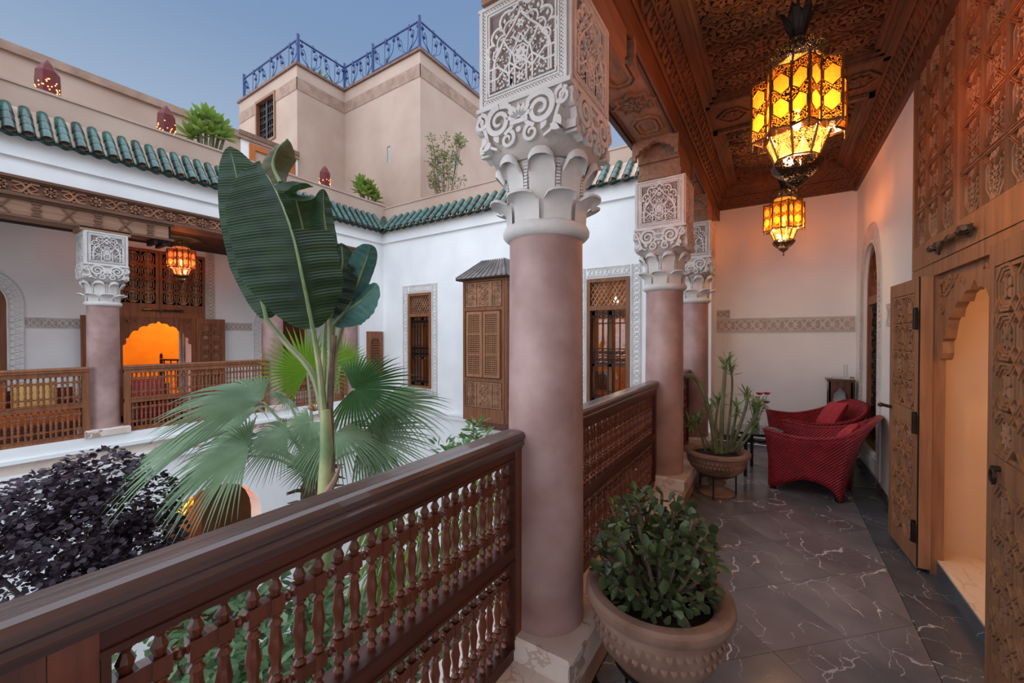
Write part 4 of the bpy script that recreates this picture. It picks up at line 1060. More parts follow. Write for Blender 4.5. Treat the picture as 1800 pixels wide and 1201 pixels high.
# wicket leaves folded back against the wall
dA = V((.727, 4.115, 0)) - V((.764, 3.575, 0))
FLl = fr(V((.764, 3.575, .02)) + dA, -dA, (0, 0, 1))
leaf_door(gd, FLl, dA.length, 1.86, 2, 4, .95)
dB = V((.715, 1.95, 0)) - V((.757, 2.535, 0))
FLr = fr(V((.757, 2.535, .02)), dB, (0, 0, 1))
leaf_door(gd, FLr, dB.length, 1.86, 2, 4, .95)
mb = MB()
for z in (.25, .95, 1.62):
    mb.tube([(.752, 3.585, z - .07), (.752, 3.585, z + .07)], .012, 8); mb.box(.744, .755, 3.548, 3.585, z - .06, z + .06); mb.box(.755, .775, 3.59, 3.63, z - .06, z + .06); 
mb.build('hinge', IRON, gd)
mb = MB(); c = fp(FLr, .16, .94, .02)
mb.tube([c + V((0, .022 * cos(a), .03 * sin(a) - .01)) for a in [2 * pi * k / 12 for k in range(12)]], .006, 6, closed=True); mb.tube([c + V((.03, 0, .02)), c + V((-.005, 0, .02))], .012, 8); mb.build('ring_pull', BRONZE, gd)
mb = MB(); c = fp(FLl, .05, .96, .0); mb.tube([c, c + V((-.05, .0, .012))], .012, 8); mb.lathe([(0, -.02), (.018, -.012), (.02, 0), (.012, .012), (0, .016)], 10, tuple(c + V((-.06, 0, .014)))); mb.build('door_knob', BRONZE, gd)
MB().box(.766, .772, 3.565, 3.60, .03, 1.885).build('gap_shade_strip', DARK, gd)  # dark strip standing in for the shaded gap between leaf and post
# passage behind the wicket
mb = MB(); mb.box(.92, 2.6, 3.74, 3.9, 0, 2.6); mb.box(.92, 2.6, 2.2, 2.3, 0, 2.6); mb.box(2.6, 2.7, 2.2, 3.9, 0, 2.6)
n = 8
for i in range(n):
    a0, a1 = pi / 2 * i / n, pi / 2 * (i + 1) / n
    mb.add([(.93, 3.74 - .5 * (1 - cos(a0)), 1.66 + .36 * sin(a0)), (2.6, 3.74 - .5 * (1 - cos(a0)), 1.66 + .36 * sin(a0)), (2.6, 3.74 - .5 * (1 - cos(a1)), 1.66 + .36 * sin(a1)), (.93, 3.74 - .5 * (1 - cos(a1)), 1.66 + .36 * sin(a1))], [(0, 1, 2, 3)])
mb.box(.92, 2.6, 2.2, 3.24, 2.02, 2.1)
mb.build('wall_passage', PEACH, kind=ST, label='peach plaster passage seen through the open wicket door')
mb = MB(); mb.box(.862, 2.6, 2.3, 3.74, .045, .10); st_ = mb.build('floor_passage', PALEFLOOR, kind=ST, label='pale marble threshold step inside the open wicket door')
MB().box(.872, 2.6, 2.3, 3.74, 0, .045).build('step_riser', BORDM, st_); MB().box(.856, .866, 2.56, 3.56, 0, .09).build('riser_face', BORDM, st_)
lamp_bulb('passage_lamp', 'glowing globe lamp inside the passage behind the wicket door', (1.9, 2.85, 1.85), 8.5, (1, .60, .26))
# ------------------------------------------------------------------ doorway across the courtyard
ld = thing('door_2', 'carved wooden double door with orange lit opening across the courtyard', 'door', (XB, 2.7, 0), kind=ST)
FLd = lambda y, z, n=.03: fr((XB + n, y, z), (0, 1, 0), (0, 0, 1))
upper_leaf(ld, FLd(1.98, 1.95), .71, 1.14, 3, 4, m=WOODX); upper_leaf(ld, FLd(2.70, 1.95), .71, 1.14, 3, 4, m=WOODX)
big_bolt(ld, FLd(0, 0), 2.74, 2.0, .6)
mb = MB(); mb.fbox(FLd(0, 0), 1.98, 2.19, 0, 1.95, -.05, 0); mb.fbox(FLd(0, 0), 3.19, 3.41, 0, 1.95, -.05, 0); mb.fbox(FLd(0, 0), 2.19, 3.19, 1.86, 1.95, -.05, 0); mb.build('lower_frame', WOODX, ld)
scallop(2.69, .5, 1.36, 1.80, FLd(0, 0, .02), 1.87, 'scalloped_head', WOODX, ld, n0=-.05, n1=0)
leaf_door(ld, fr((XB + .09, 3.24, .02), (.10, .95, 0), (0, 0, 1)), .47, 1.84, 2, 4, .95, m=WOODX)
leaf_door(ld, fr((XB + .14, 1.67, .02), (-.10, .95, 0), (0, 0, 1)), .47, 1.84, 2, 4, .95, m=WOODX)
mb = MB(); mb.box(-12.4, -12.3, .8, 4.6, 0, 3); mb.box(-12.3, XB - .3, .8, .9, 0, 3); mb.box(-12.3, XB - .3, 4.5, 4.6, 0, 3); mb.box(-12.3, XB - .3, .8, 4.6, 2.9, 3); mb.box(-12.3, XB - .3, .8, 4.6, -.05, 0); mb.box(-12.3, -11.9, .9, 2.35, 0, 2.9); mb.build('wall_room_left', OCHRE, kind=ST, label='orange lit room seen through the doorway across the courtyard')
lamp_bulb('room_lamp', 'glowing globe lamp in the orange room across the courtyard', (-10.9, 3.9, 2.5), 55, (1, .80, .50))
t = thing('bed_frame', 'dark iron bedstead in the orange lit doorway across the courtyard', 'bed', (-11.4, 3.5, 0))
MB().tube([(-11.4, 3.25, 0), (-11.4, 3.25, 1.02)], .03).build('post', IRON, t); MB().lathe([(0, 1.02), (.04, 1.05), (.02, 1.08), (.035, 1.1), (0, 1.16)], 8, (-11.4, 3.25, 0)).build('finial', IRON, t)
mb = MB()
for k in range(5): mb.tube([(-11.4, 3.3 + k * .12, .3), (-11.4, 3.3 + k * .12, 1.0 - .01 * k)], .012)
mb.tube([(-11.4, 3.25, 1.0), (-11.4, 3.9, .96)], .02); mb.build('headboard_rails', IRON, t)
mb = MB(); rows = [[(XB - .42 + .03 * sin(k * 1.9), 3.12 + k * .016, z) for k in range(12)] for z in (.05, 1.7)]; mb.grid(rows); mb.build('curtain', mat('pale_curtain', C(168, 162, 172), C(196, 190, 198), rough=.8), None, label='pale curtain hanging at the right of the orange doorway', cat='curtain')
# small lattice openings near the far corner
def lattice_opening(nm, F, w, h, label, m=WOODX):
    t = thing(nm, label, 'window', tuple(F[0]), kind=ST)
    e = .055
    MB().poly(F, rect(0, w, 0, h), 0, .035, [[(p[0], p[1]) for p in archpts(w / 2, w / 2 - e - .03, e + .03, h - .30, h - .15)]]).build('window_frame', m, t)
    mb = MB(); n = 5; mm = 13
    for i in range(n): u = e + .03 + (w - 2 * e - .06) * (i + .5) / n; mb.fbox(F, u - .008, u + .008, e, h - .15, .006, .022)
    for j in range(mm): v = e + (h - .2) * (j + .5) / mm; mb.fbox(F, e, w - e, v - .007, v + .007, .008, .026)
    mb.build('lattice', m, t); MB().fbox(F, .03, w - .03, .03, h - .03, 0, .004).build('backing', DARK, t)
lattice_opening('window_6', fr((XW, 5.78, .66), (0, 1, 0), (0, 0, 1)), .43, .97, 'small wooden lattice window beside the far courtyard corner')
lattice_opening('window_7', fr((XW, 5.72, -2.1), (0, 1, 0), (0, 0, 1)), .43, .9, 'pale lattice opening low on the courtyard wall behind the palm', m=mat('grey_lattice', C(150, 146, 142), C(170, 166, 162), rough=.8))
# arcade behind the lower arch
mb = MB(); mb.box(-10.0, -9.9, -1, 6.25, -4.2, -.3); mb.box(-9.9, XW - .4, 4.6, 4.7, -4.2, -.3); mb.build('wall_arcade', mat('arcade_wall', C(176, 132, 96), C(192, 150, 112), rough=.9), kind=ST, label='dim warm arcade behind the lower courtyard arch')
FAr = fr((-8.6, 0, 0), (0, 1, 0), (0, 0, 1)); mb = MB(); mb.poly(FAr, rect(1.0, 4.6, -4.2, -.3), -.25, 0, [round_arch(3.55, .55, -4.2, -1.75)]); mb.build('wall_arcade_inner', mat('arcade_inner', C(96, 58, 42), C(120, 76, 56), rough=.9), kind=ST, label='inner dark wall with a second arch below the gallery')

# ================================================================== EAVES, PARAPETS, ROOF TERRACE
MB().box(-14, -7.9, -3, 6.6, 4.0, 4.12).build('floor_terrace', PINK, kind=ST, label='pink rendered roof terrace floor above the left gallery')
MB().box(-14, 1.3, 6.5, 14, 4.0, 4.12).build('floor_terrace_far', PINK, kind=ST, label='pink rendered roof terrace floor beyond the far wall')
tile_me = MB(); rows = []
for z, r in ((0, .062), (.10, .058), (.21, .050)):
    rows.append([(r * cos(pi * i / 8), z, r * 1.05 * sin(pi * i / 8)) for i in range(9)])
tile_me.grid(rows, True); rows2 = [[(x * .86, y, zz * .86) for x, y, zz in r] for r in rows]; tile_me.grid(rows2); tile_me.grid([rows[0], rows2[0]])
tile_me = tile_me.mesh('roof_tile', TILE, True)
def eave(name, label, O, U, Nn, L, pitch, slope_run=.30, slope_rise=.40):
    """O: start of lower edge, U along the wall, Nn outward. tiles climb from the lower edge back to the parapet"""
    O, U, Nn = V(O), V(U).normalized(), V(Nn).normalized()
    t = thing(name, label, 'tiled eave', tuple(O), 'green tiled eaves')
    up = (-Nn * slope_run + V((0, 0, slope_rise))); sl = up.length; up.normalize()
    F = fr(O, U, up); 
    if F[3].dot(Nn) < 0: F = (F[0], F[1], F[2], -F[3])
    mb = MB(); a = [O, O + U * L, O + U * L + up * sl, O + up * sl]; b = [p - F[3] * .05 for p in a]
    mb.add(a + b, [(0, 1, 2, 3), (7, 6, 5, 4), (0, 4, 5, 1), (1, 5, 6, 2), (2, 6, 7, 3), (3, 7, 4, 0)]); mb.build('mortar_bed', TILEB, t)
    n = round(L / pitch); p = L / n
    x = U; y = up; z = x.cross(y)
    if z.dot(Nn) < 0: x = -U; z = x.cross(y)
    R = Matrix((x, y, z)).transposed()
    for i in range(n):
        for k in range(3):
            put('roof_tile', tile_me, t, loc=O + U * ((i + .5) * p) + up * (-.03 + k * .155) + F[3] * (.004 + .006 * (2 - k)), rot=R)
    mb = MB(); pts = []
    for i in range(n * 8 + 1):
        s_ = i / 8; pts.append((s_ * p, -.035 - .022 * cos(2 * pi * s_ + pi) ))
    mb.ribbon(F, pts, .026, -.03, .012); mb.build('wavy_drip_edge', mat('dark_glaze', C(20, 40, 38), C(34, 60, 54), rough=.3), t)
    return t
eave('tiled_eave', 'green glazed tile eave above the gallery across the courtyard', (-7.50, -3.0, 3.92), (0, 1, 0), (1, 0, 0), 9.15, .147)
eave('tiled_eave', 'green glazed tile eave along the top of the far courtyard wall', (-7.50, 6.1, 3.92), (1, 0, 0), (0, -1, 0), 6.1, .205, slope_rise=.36)
MB().tube([(-7.52, 6.12, 3.93), (-7.66, 6.26, 4.12), (-7.80, 6.40, 4.31)], [.085, .08, .07], 10).build('corner_ridge_tile', TILE, None, label='green glazed ridge tiles in the valley between the two eaves', cat='ridge tile')
mb = MB(); mb.box(-8.06, -7.80, -3, 6.6, 4.0, 4.60); mb.box(-8.08, -7.78, -3, 6.62, 4.60, 4.63); mb.build('wall_parapet_left', PINK, kind=ST, label='low pink parapet above the left tiled eave')
mb = MB(); mb.box(-8.06, -1.0, 6.40, 6.62, 4.0, 4.53); mb.box(-8.06, -1.0, 6.385, 6.64, 4.53, 4.56); mb.build('wall_parapet_far', PINK, kind=ST, label='low pink parapet above the far tiled eave')
mb = MB(); mb.box(-10.25, -10.0, -3, 5.57, 4.1, 5.93); mb.build('wall_terrace', PINK, kind=ST, label='long pink terrace wall against the sky at upper left')
MB().box(-10.32, -9.94, -3, 5.57, 5.93, 6.07).build('coping', PINKD, bpy.data.objects['wall_terrace'])
# tower
y1_, x1_, y2_, x2_, zt_ = 5.57, -10.04, 6.90, -7.10, 8.30
tw = thing('tower', 'stepped pink rendered roof tower with blue railings against the sky', 'building', (-10, 7, 4.1))
foot = [(-13.1, y1_), (x1_, y1_), (x1_, y2_), (x2_, y2_), (x2_, 13.0), (-13.1, 13.0)]
TWIN = rect(-12.09, -11.10, 6.78, 7.98)
F1 = fr((0, y1_, 0), (1, 0, 0), (0, 0, 1))
mb = MB(); mb.poly(F1, rect(-13.1, x1_, 4.1, zt_), -.3, 0, [TWIN]); 
mb.box(x1_ - .3, x1_, y1_ + .3, y2_, 4.1, zt_)
SL = [rect(-8.28, -8.16, 5.93, 6.33)]
F2 = fr((0, y2_, 0), (1, 0, 0), (0, 0, 1)); mb.poly(F2, rect(x1_ + .001, x2_ - .001, 4.1, zt_), -.3, 0, SL)
F3 = fr((x2_, 0, 0), (0, 1, 0), (0, 0, 1)); mb.poly(F3, rect(y2_ + .3, 13, 4.1, zt_), -.3, 0, [rect(8.05, 8.17, 5.95, 6.4)])
mb.add([(-13.1, y1_, 4.1), (-13.1, y1_, zt_), (-13.1, 13, zt_), (-13.1, 13, 4.1)], [(0, 3, 2, 1)])
mb.add([(x, y, zt_ - .12) for x, y in foot], [tuple(range(6))]); mb.build('tower_wall', PINK, tw)
e = .012
for a, b in (((-13.1, y1_ - e), (-12.121, y1_ - e)), ((-11.069, y1_ - e), (x1_ + e, y1_ - e)), ((x1_ + e, y1_ - e), (x1_ + e, y2_ - e)), ((x1_ + e, y2_ - e), (x2_ + e, y2_ - e)), ((x2_ + e, y2_ - e), (x2_ + e, 13))):
    MB().box(min(a[0], b[0]) - (.0 if a[1] == b[1] else .012), max(a[0], b[0]), min(a[1], b[1]) - .0, max(a[1], b[1]) + .012, 7.70, 8.0).build('carved_band', PINKD, tw)
mb = MB(); FT = fr((0, 0, zt_), (1, 0, 0), (0, 1, 0))
cop = [(-13.15, y1_ - .05), (x1_ + .05, y1_ - .05), (x1_ + .05, y2_ - .05), (x2_ + .05, y2_ - .05), (x2_ + .05, 13), (x2_ - .25, 13), (x2_ - .25, y2_ + .2), (x1_ - .25, y2_ + .2), (x1_ - .25, y1_ + .25), (-13.15, y1_ + .25)]
mb.poly(FT, cop, 0, .06); mb.build('coping', COPING, tw)
tg = thing('window_8', 'wooden grille window high in the pink tower face', 'window', (-11.6, y1_, 6.8), kind=ST)
MB().poly(F1, rect(-12.12, -11.07, 6.75, 8.01), -.12, .03, [rect(-12.05, -11.14, 6.82, 7.94)]).build('window_frame', WOODX, tg)
mb = MB()
for i in range(9): u = -12.0 + .81 * i / 8; mb.fbox(F1, u - .012, u + .012, 6.85, 7.91, -.08, -.05)
for j in range(7): v = 6.85 + 1.06 * j / 6; mb.fbox(F1, -12, -11.19, v - .015, v + .015, -.08, -.045)
for i in range(8):
    for v in (7.05, 7.75, 7.4): mb.ribbon(F1, spiral(-12.0 + .81 * (i + .5) / 8, v, .06, .01, i, 1.2, 10), .016, -.08, -.04)
mb.fbox(F1, -11.63, -11.56, 6.85, 7.91, -.09, -.03); mb.build('iron_grille', IRON, tg); MB().fbox(F1, -12.1, -11.1, 6.78, 7.98, -.25, -.2).build('pane', MATS['dark_pane'], tg)
MB().fbox(F2, -8.28, -8.16, 5.93, 6.33, -.04, -.02).build('slit_pane', mat('pale_slit', C(150, 156, 160), C(170, 176, 180), rough=.3), tw); MB().fbox(F3, 8.05, 8.17, 5.95, 6.4, -.04, -.02).build('slit_pane', MATS['pale_slit'], tw)
# stair house with wooden door in front of the tower
FA = fr((-9.99, 0, 0), (0, 1, 0), (0, 0, 1)); ah = thing('stair_house', 'small white stair house with brown coping and wooden door on the roof terrace', 'building', (-9.99, 4.9, 4.1))
MB().poly(FA, rect(4.27, 5.55, 4.1, 6.0), -1.2, .0, [rect(4.47, 5.45, 4.12, 5.86)]).build('house_wall', PLASTER, ah)
MB().box(-11.25, -9.92, 4.22, 5.56, 6.0, 6.1).build('coping', COPING, ah)
MB().poly(FA, rect(4.44, 5.48, 4.12, 5.89), -.1, .03, [rect(4.56, 5.36, 4.12, 5.77)]).build('door_frame', mat('orange_wood', C(170, 92, 36), C(188, 108, 48), rough=.6), ah)
for a, b in ((4.56, 4.955), (4.965, 5.36)):
    d = MB().fbox(FA, a, b, 4.12, 5.77, -.08, -.03).build('door_leaf', wood('red_door', C(120, 58, 30), C(150, 78, 42), 'z'), ah)
    mb = MB()
    for k in range(3): mb.ribbon(FA, rect(a + .06, b - .06, 4.2 + k * .52, 4.62 + k * .52), .03, -.035, -.012, True)
    mb.build('door_panel', MATS['red_door'], d)
# blue wrought iron railings
def iron_railing(A, B, label, seed, last=False):
    A, B = V(A), V(B); U = (B - A).normalized(); L = (B - A).length; Hh = .66
    F = fr(A, U, (0, 0, 1)); t = thing('iron_railing', label, 'railing', tuple((A + B) / 2), 'blue roof railings')
    for u in ((0, L) if last else (0,)): MB().tube([fp(F, u, .004), fp(F, u, Hh + .12)], .04, 8).build('post', BLUE, t)
    MB().tube([fp(F, .045, .06), fp(F, L - .045, .06)], .022, 6).build('bottom_bar', BLUE, t); MB().tube([fp(F, .045, Hh), fp(F, L - .045, Hh)], .026, 6).build('top_bar', BLUE, t)
    rnd = random.Random(seed); n = max(2, round(L / .85)); p = L / n
    for i in range(n):
        b = (i + .5) * p
        for k, (dx, hh, cu) in enumerate(((-.42, .60, .07), (-.22, .40, -.06), (.05, .66, .06), (.26, .46, -.07), (.46, .62, -.06))):
            dx *= p * 1.1; e = (b + dx, .06 + hh * .95)
            P = cat_rom([(b + dx * .1, .06, 0), (b + dx * .75, .06 + hh * .35, 0), (b + dx * .85, .06 + hh * .7, 0), (e[0], e[1], 0), (e[0] + cu * .6, e[1] + .035, 0), (e[0] + cu, e[1] - .01, 0), (e[0] + cu, e[1] - .06, 0)], 4)
            P = [q for q in P if -.02 < q.x < L + .02]
            if len(P) < 4: continue
            mb = MB(); mb.tube([fp(F, q.x, q.y) for q in P], .009, 5); c = fp(F, P[-1].x, P[-1].y - .03)
            mb.lathe([(0, -.042), (.03, -.03), (.042, 0), (.03, .03), (0, .042)], 8, tuple(c)); mb.build('scroll', BLUE, t, smooth=True)
zr = zt_ + .06
iron_railing((-12.98, y1_ + .08, zr), (x1_ - .08, y1_ + .08, zr), 'blue iron railing above the tower window, leftmost run', 1)
iron_railing((x1_ - .08, y1_ + .08, zr), (x1_ - .08, y2_ + .06, zr), 'blue iron railing run facing the courtyard beside the tower window', 2)
iron_railing((x1_ - .08, y2_ + .06, zr), (-8.9, y2_ + .06, zr), 'short low blue iron railing run in the tower recess', 3)
iron_railing((-8.9, y2_ + .06, zr + .06), (x2_ - .08, y2_ + .06, zr + .06), 'blue iron railing run rising to the highest post', 4)
iron_railing((x2_ - .08, y2_ + .06, zr + .06), (x2_ - .08, 12.5, zr + .06), 'blue iron railing run right of the highest post', 5, True)
# red pierced lanterns on the parapet
def red_lantern(x, y, label, z=4.63):
    t = thing('parapet_lantern', label, 'lantern', (x, y, z), 'red parapet lanterns')
    body = mat('red_tin', C(84, 18, 16), C(106, 26, 22), rough=.6, scale=9)
    w = .115
    MB().lathe([(w, 0), (w * 1.02, .16), (w * .96, .30), (w * .5, .40), (0, .47)], 6, (x, y, z), a0=pi / 6).build('shade', body, t)
    mb = MB(); rnd = random.Random(int(y * 10))
    for k in range(34):
        a = 2 * pi * rnd.random(); zz = .02 + .17 * rnd.random(); r = w * 1.03 * cos(pi / 6) / max(.6, cos(((a - pi / 6) % (pi / 3)) - pi / 6)); c = V((x + r * cos(a), y + r * sin(a), z + zz))
        mb.lathe([(0, -.009), (.009, 0), (0, .009)], 6, tuple(c))
    mb.build('lit_piercings', emit('candle_glow', (1, .33, .10, 1), 5), t)
for y, lab in ((1.13, 'red pierced tin lantern on the parapet at far upper left'), (2.35, 'red pierced tin lantern on the parapet left of the rooftop succulent'), (4.98, 'small red pierced tin lantern on the parapet near the tower foot')): red_lantern(-7.93, y, lab)

# ================================================================== HANGING LANTERNS
def make_lantern(label, glass, cat_group='hanging brass lanterns'):
    t = thing('hanging_lantern', label, 'lantern', (0, 0, 0), cat_group)
    n = 16; R, r = .205, .158; z0, z1 = 0, .30
    star = [((R if i % 2 == 0 else r) * cos(2 * pi * i / n), (R if i % 2 == 0 else r) * sin(2 * pi * i / n)) for i in range(n)]
    fm = MB()
    for i in range(n):
        a, b = V((*star[i], 0)), V((*star[(i + 1) % n], 0)); d = b - a; L = d.length
        F = fr(a + V((0, 0, z0)), d, (0, 0, 1))
        MB().fbox(F, .004, L - .004, .006, z1 - .006, -.003, 0).build('pane', glass, t, local=True)
        hx = L / 2; holes = []
        for c in (.09, .21): holes.append([(hx + .40 * L * x, c + .050 * y) for x, y in ((-1, -.45), (0, -1.05), (1, -.45), (1, .45), (0, 1.05), (-1, .45))])
        MB().poly(F, rect(.004, L - .004, .004, z1 - .004), .001, .0025, holes).build('filigree', FILI, t, local=True)
        for hp in holes: fm.ribbon(F, hp, .004, .002, .005, True)
        fm.tube([a + V((0, 0, z0 - .01)), a + V((0, 0, z1 + .012))], .0055 if i % 2 else .007, 5)
        fm.tube([a + V((0, 0, z0)), b + V((0, 0, z0))], .006, 5); fm.tube([a + V((0, 0, z1)), b + V((0, 0, z1))], .006, 5)
    # star shaped closing plates above and below
    fm.build('frame', BRASS, t, local=True)
    FT_ = fr((0, 0, z0), (1, 0, 0), (0, 1, 0))
    rin = .138; oc = [(rin * cos(2 * pi * i / 8 + pi / 8), rin * sin(2 * pi * i / 8 + pi / 8)) for i in range(8)]
    for zz in (z0 - .002, z1 - .001): MB().poly((V((0, 0, zz)), FT_[1], FT_[2], FT_[3]), star, 0, .002, [oc]).build('star_plate', FILI, t, local=True)
    def ring(nm, prof, m, k=8, a0=pi / 8): return MB().lathe(prof, k, cap=False, a0=a0).build(nm, m, t, local=True)
    oa = pi / 8
    ring('lower_glass', [(.092, -.115), (.136, -.008)], AMBER2)
    lf = MB()
    for i in range(8):
        a = 2 * pi * i / 8 + oa; u = V((cos(a), sin(a), 0)); lf.tube([u * .139 + V((0, 0, -.004)), u * .095 + V((0, 0, -.117))], .006, 5)
        a2 = a + pi / 4; w = V((cos(a2), sin(a2), 0)); lf.tube([u * .096 + V((0, 0, -.117)), w * .096 + V((0, 0, -.117))], .006, 5)
        # pierced triangles over the glass
    lf.build('lower_frame', BRASS, t, local=True)
    mb = MB()
    for i in range(8):
        a = 2 * pi * i / 8 + oa; a2 = a + pi / 4
        A, B = V((.139 * cos(a), .139 * sin(a), -.008)), V((.139 * cos(a2), .139 * sin(a2), -.008)); C1, D1 = V((.094 * cos(a), .094 * sin(a), -.114)), V((.094 * cos(a2), .094 * sin(a2), -.114))
        m_ = (C1 + D1) / 2 * 1.01; tp = A.lerp(B, .5).lerp(m_, .35) * 1.01
        mb.add([A * 1.012, B * 1.012, tp], [(0, 1, 2)]); mb.add([A * 1.012, tp, C1 * 1.012], [(0, 1, 2)]); mb.add([B * 1.012, D1 * 1.012, tp], [(0, 1, 2)])
    mb.build('lower_filigree', FILI, t, local=True)
    ring('pierced_bowl', [(.034, -.222), (.078, -.198), (.112, -.160), (.116, -.135), (.100, -.118)], FILI2)
    MB().lathe([(0, -.262), (.012, -.258), (.022, -.25), (.048, -.232), (.050, -.216), (.032, -.210)], 8, a0=oa).build('drop_bowl', FILI2, t, local=True)
    MB().lathe([(0, -.315), (.004, -.30), (.012, -.29), (.004, -.28), (.006, -.265), (.014, -.258)], 8).build('finial', BRASS, t, local=True)
    ring('upper_glass', [(.136, z1 + .006), (.112, z1 + .062)], glass)
    ring('pierced_dome', [(.122, z1 + .060), (.130, z1 + .075), (.134, z1 + .11), (.115, z1 + .145), (.07, z1 + .17), (.035, z1 + .185)], FILI2)
    mb = MB()
    for i in range(8):
        a = 2 * pi * i / 8 + oa; u = V((cos(a), sin(a), 0)); mb.tube([u * .139 + V((0, 0, z1)), u * .114 + V((0, 0, z1 + .062)), u * .136 + V((0, 0, z1 + .10)), u * .116 + V((0, 0, z1 + .147)), u * .036 + V((0, 0, z1 + .188))], .005, 5)
    mb.build('dome_ribs', BRASS, t, local=True)
    mb = MB()
    for k in range(6):
        a = 2 * pi * k / 6; u = V((cos(a), sin(a), 0)); w = V((-sin(a), cos(a), 0))
        rows = []
        for rr, zz, hw in ((.03, .18, .016), (.04, .235, .028), (.058, .285, .034), (.075, .325, .022), (.088, .35, .002)): rows.append([u * rr + w * hw * q + V((0, 0, z1 + zz)) + u * (-.012 * abs(q)) for q in (-1, 0, 1)])
        mb.grid(rows)
    mb.lathe([(.03, z1 + .17), (.038, z1 + .2), (.022, z1 + .25), (.03, z1 + .30), (.012, z1 + .36)], 10); mb.build('crown_leaves', IRON, t, local=True)
    MB().lathe([(0, .035), (.012, .04), (.019, .058), (.018, .075), (.012, .095), (.011, .14)], 12).build('bulb', BULB, t, smooth=True, local=True)
    for i in range(0, 16, 4):
        a = 2 * pi * i / 16; MB().lathe([(0, -.05), (.005, -.04), (.002, -.028), (.005, -.015), (.003, 0)], 6, (R * cos(a) * .98, R * sin(a) * .98, 0)).build('corner_drop', BRASS, t, local=True)
    return t
def chain(t, z0, z1):
    mb = MB(); n = max(2, round((z1 - z0) / .05)); p = (z1 - z0) / n
    for i in range(n):
        c = V((0, 0, z0 + (i + .5) * p)); ax = V((1, 0, 0)) if i % 2 else V((0, 1, 0))
        mb.tube([c + ax * .012 * cos(2 * pi * k / 8) + V((0, 0, p * .62 * sin(2 * pi * k / 8))) for k in range(8)], .0035, 5, closed=True)
    mb.lathe([(0, z1 - .03), (.02, z1 - .025), (.05, z1), (.05, z1 + .01)], 12); mb.build('chain', IRON, t, local=True)
lan = make_lantern('largest amber glass lantern hanging nearest in the gallery', AMBER); index_kids()
lan2 = copy_tree(lan); lan3 = copy_tree(lan); lan4 = copy_tree(lan); lan5 = copy_tree(lan); lan5['label'] = 'amber lantern added out of view behind the camera to light the foreground'  # last copy is an unseen extra lantern, added to light the near gallery
lan2['label'] = 'smaller looking amber lantern hanging farther down the gallery'; lan3['label'] = 'rose amber lantern hanging before the doorway across the courtyard'; lan4['label'] = 'glowing lantern inside the lower arch behind the palm'
for o in KIDS.get(lan3.name, []):
    if o.name.startswith(('pane', 'upper_glass', 'lower_glass')): o.material_slots[0].link = 'OBJECT'; o.material_slots[0].material = ROSEG
WARM = (1, .66, .36)
for L_, loc, s_, zc, pw in ((lan, (.088, 2.55, 2.53), 1.0, 3.655, 70), (lan2, (.072, 5.35, 2.675), .93, 3.655, 52), (lan5, (.088, -.25, 2.53), 1.0, 3.655, 26), (lan3, (-8.65, 2.75, 2.70), 1.0, 3.20, 34), (lan4, (-8.25, 2.59, -1.32), .85, -.3, 70)):
    L_.location = loc; L_.scale = (s_,) * 3; L_.rotation_euler = (0, 0, .2)
    chain(L_, .655, (zc - loc[2]) / s_)
    point_light('lantern_light', V(loc) + V((0, 0, .07 * s_)), pw, WARM, .045)

# ================================================================== FURNITURE IN THE GALLERY
def chair_shell(f, c, label):
    """wicker bucket chair; f = facing angle, c = floor centre"""
    fx = V((cos(f), sin(f), 0)); lf_ = V((-sin(f), cos(f), 0)); t = thing('wicker_armchair', label, 'chair', (c[0], c[1], 0), 'red wicker armchairs')
    c = V((c[0], c[1], 0))
    # plan curve: front-left -> back-left -> back-right -> front-right : (forward, left)
    base = [(.27, .29), (.0, .29), (-.20, .29), (-.27, .25), (-.29, .12), (-.29, -.12), (-.27, -.25), (-.20, -.29), (0, -.29), (.27, -.29)]
    rim = [(.32, .31), (.02, .34), (-.26, .37), (-.42, .33), (-.50, .16), (-.50, -.16), (-.42, -.33), (-.26, -.37), (.02, -.34), (.32, -.31)]
    top = [.575, .545, .60, .69, .76, .76, .69, .60, .545, .575]
    bot = [0, .15, .12, 0, .13, .13, 0, .12, .15, 0]
    B = cat_rom([(a, b, z) for (a, b), z in zip(base, bot)], 5); T = cat_rom([(a, b, z) for (a, b), z in zip(rim, top)], 5)
    n = 9; rows = []
    for k in range(n + 1):
        s_ = k / n; row = []
        for p, q in zip(B, T):
            w = s_ ** 1.9
            x = p.x + (q.x - p.x) * w; y = p.y + (q.y - p.y) * w; z = max(0, p.z) + (q.z - max(0, p.z)) * s_
            row.append(c + fx * x + lf_ * y + V((0, 0, z)))
        rows.append(row)
    mb = MB(); mb.grid(rows); o = mb.build('wicker_shell', RED, t, smooth=True)
    md = o.modifiers.new('thick', 'SOLIDIFY'); md.thickness = .03; md.offset = 0
    MB().tube([r for r in rows[-1]], .019, 8).build('rolled_rim', RED, t, smooth=True)
    F = fr(c + V((0, 0, .25)), fx, lf_); mb = MB(); mb.poly(F, [(.27, -.275), (.27, .275), (-.25, .27), (-.29, .1), (-.29, -.1), (-.25, -.27)], 0, .06); mb.build('seat', RED, t)
    FA_ = fr(c + fx * .27, lf_ * -1, (0, 0, 1)); A = [(-.29, .02), (-.24, .02), (-.2, .10), (0, .15), (.2, .10), (.24, .02), (.29, .02), (.29, .30), (-.29, .30)]
    MB().poly(FA_, A, -.02, .02).build('front_apron', RED, t)
    for a, b in ((.25, .27), (-.25, .25), (.25, -.27), (-.25, -.25)): MB().lathe([(.022, 0), (.022, .02), (.018, .1)], 8, tuple(c + fx * a + lf_ * b)).build('foot', IRON, t)
    return t
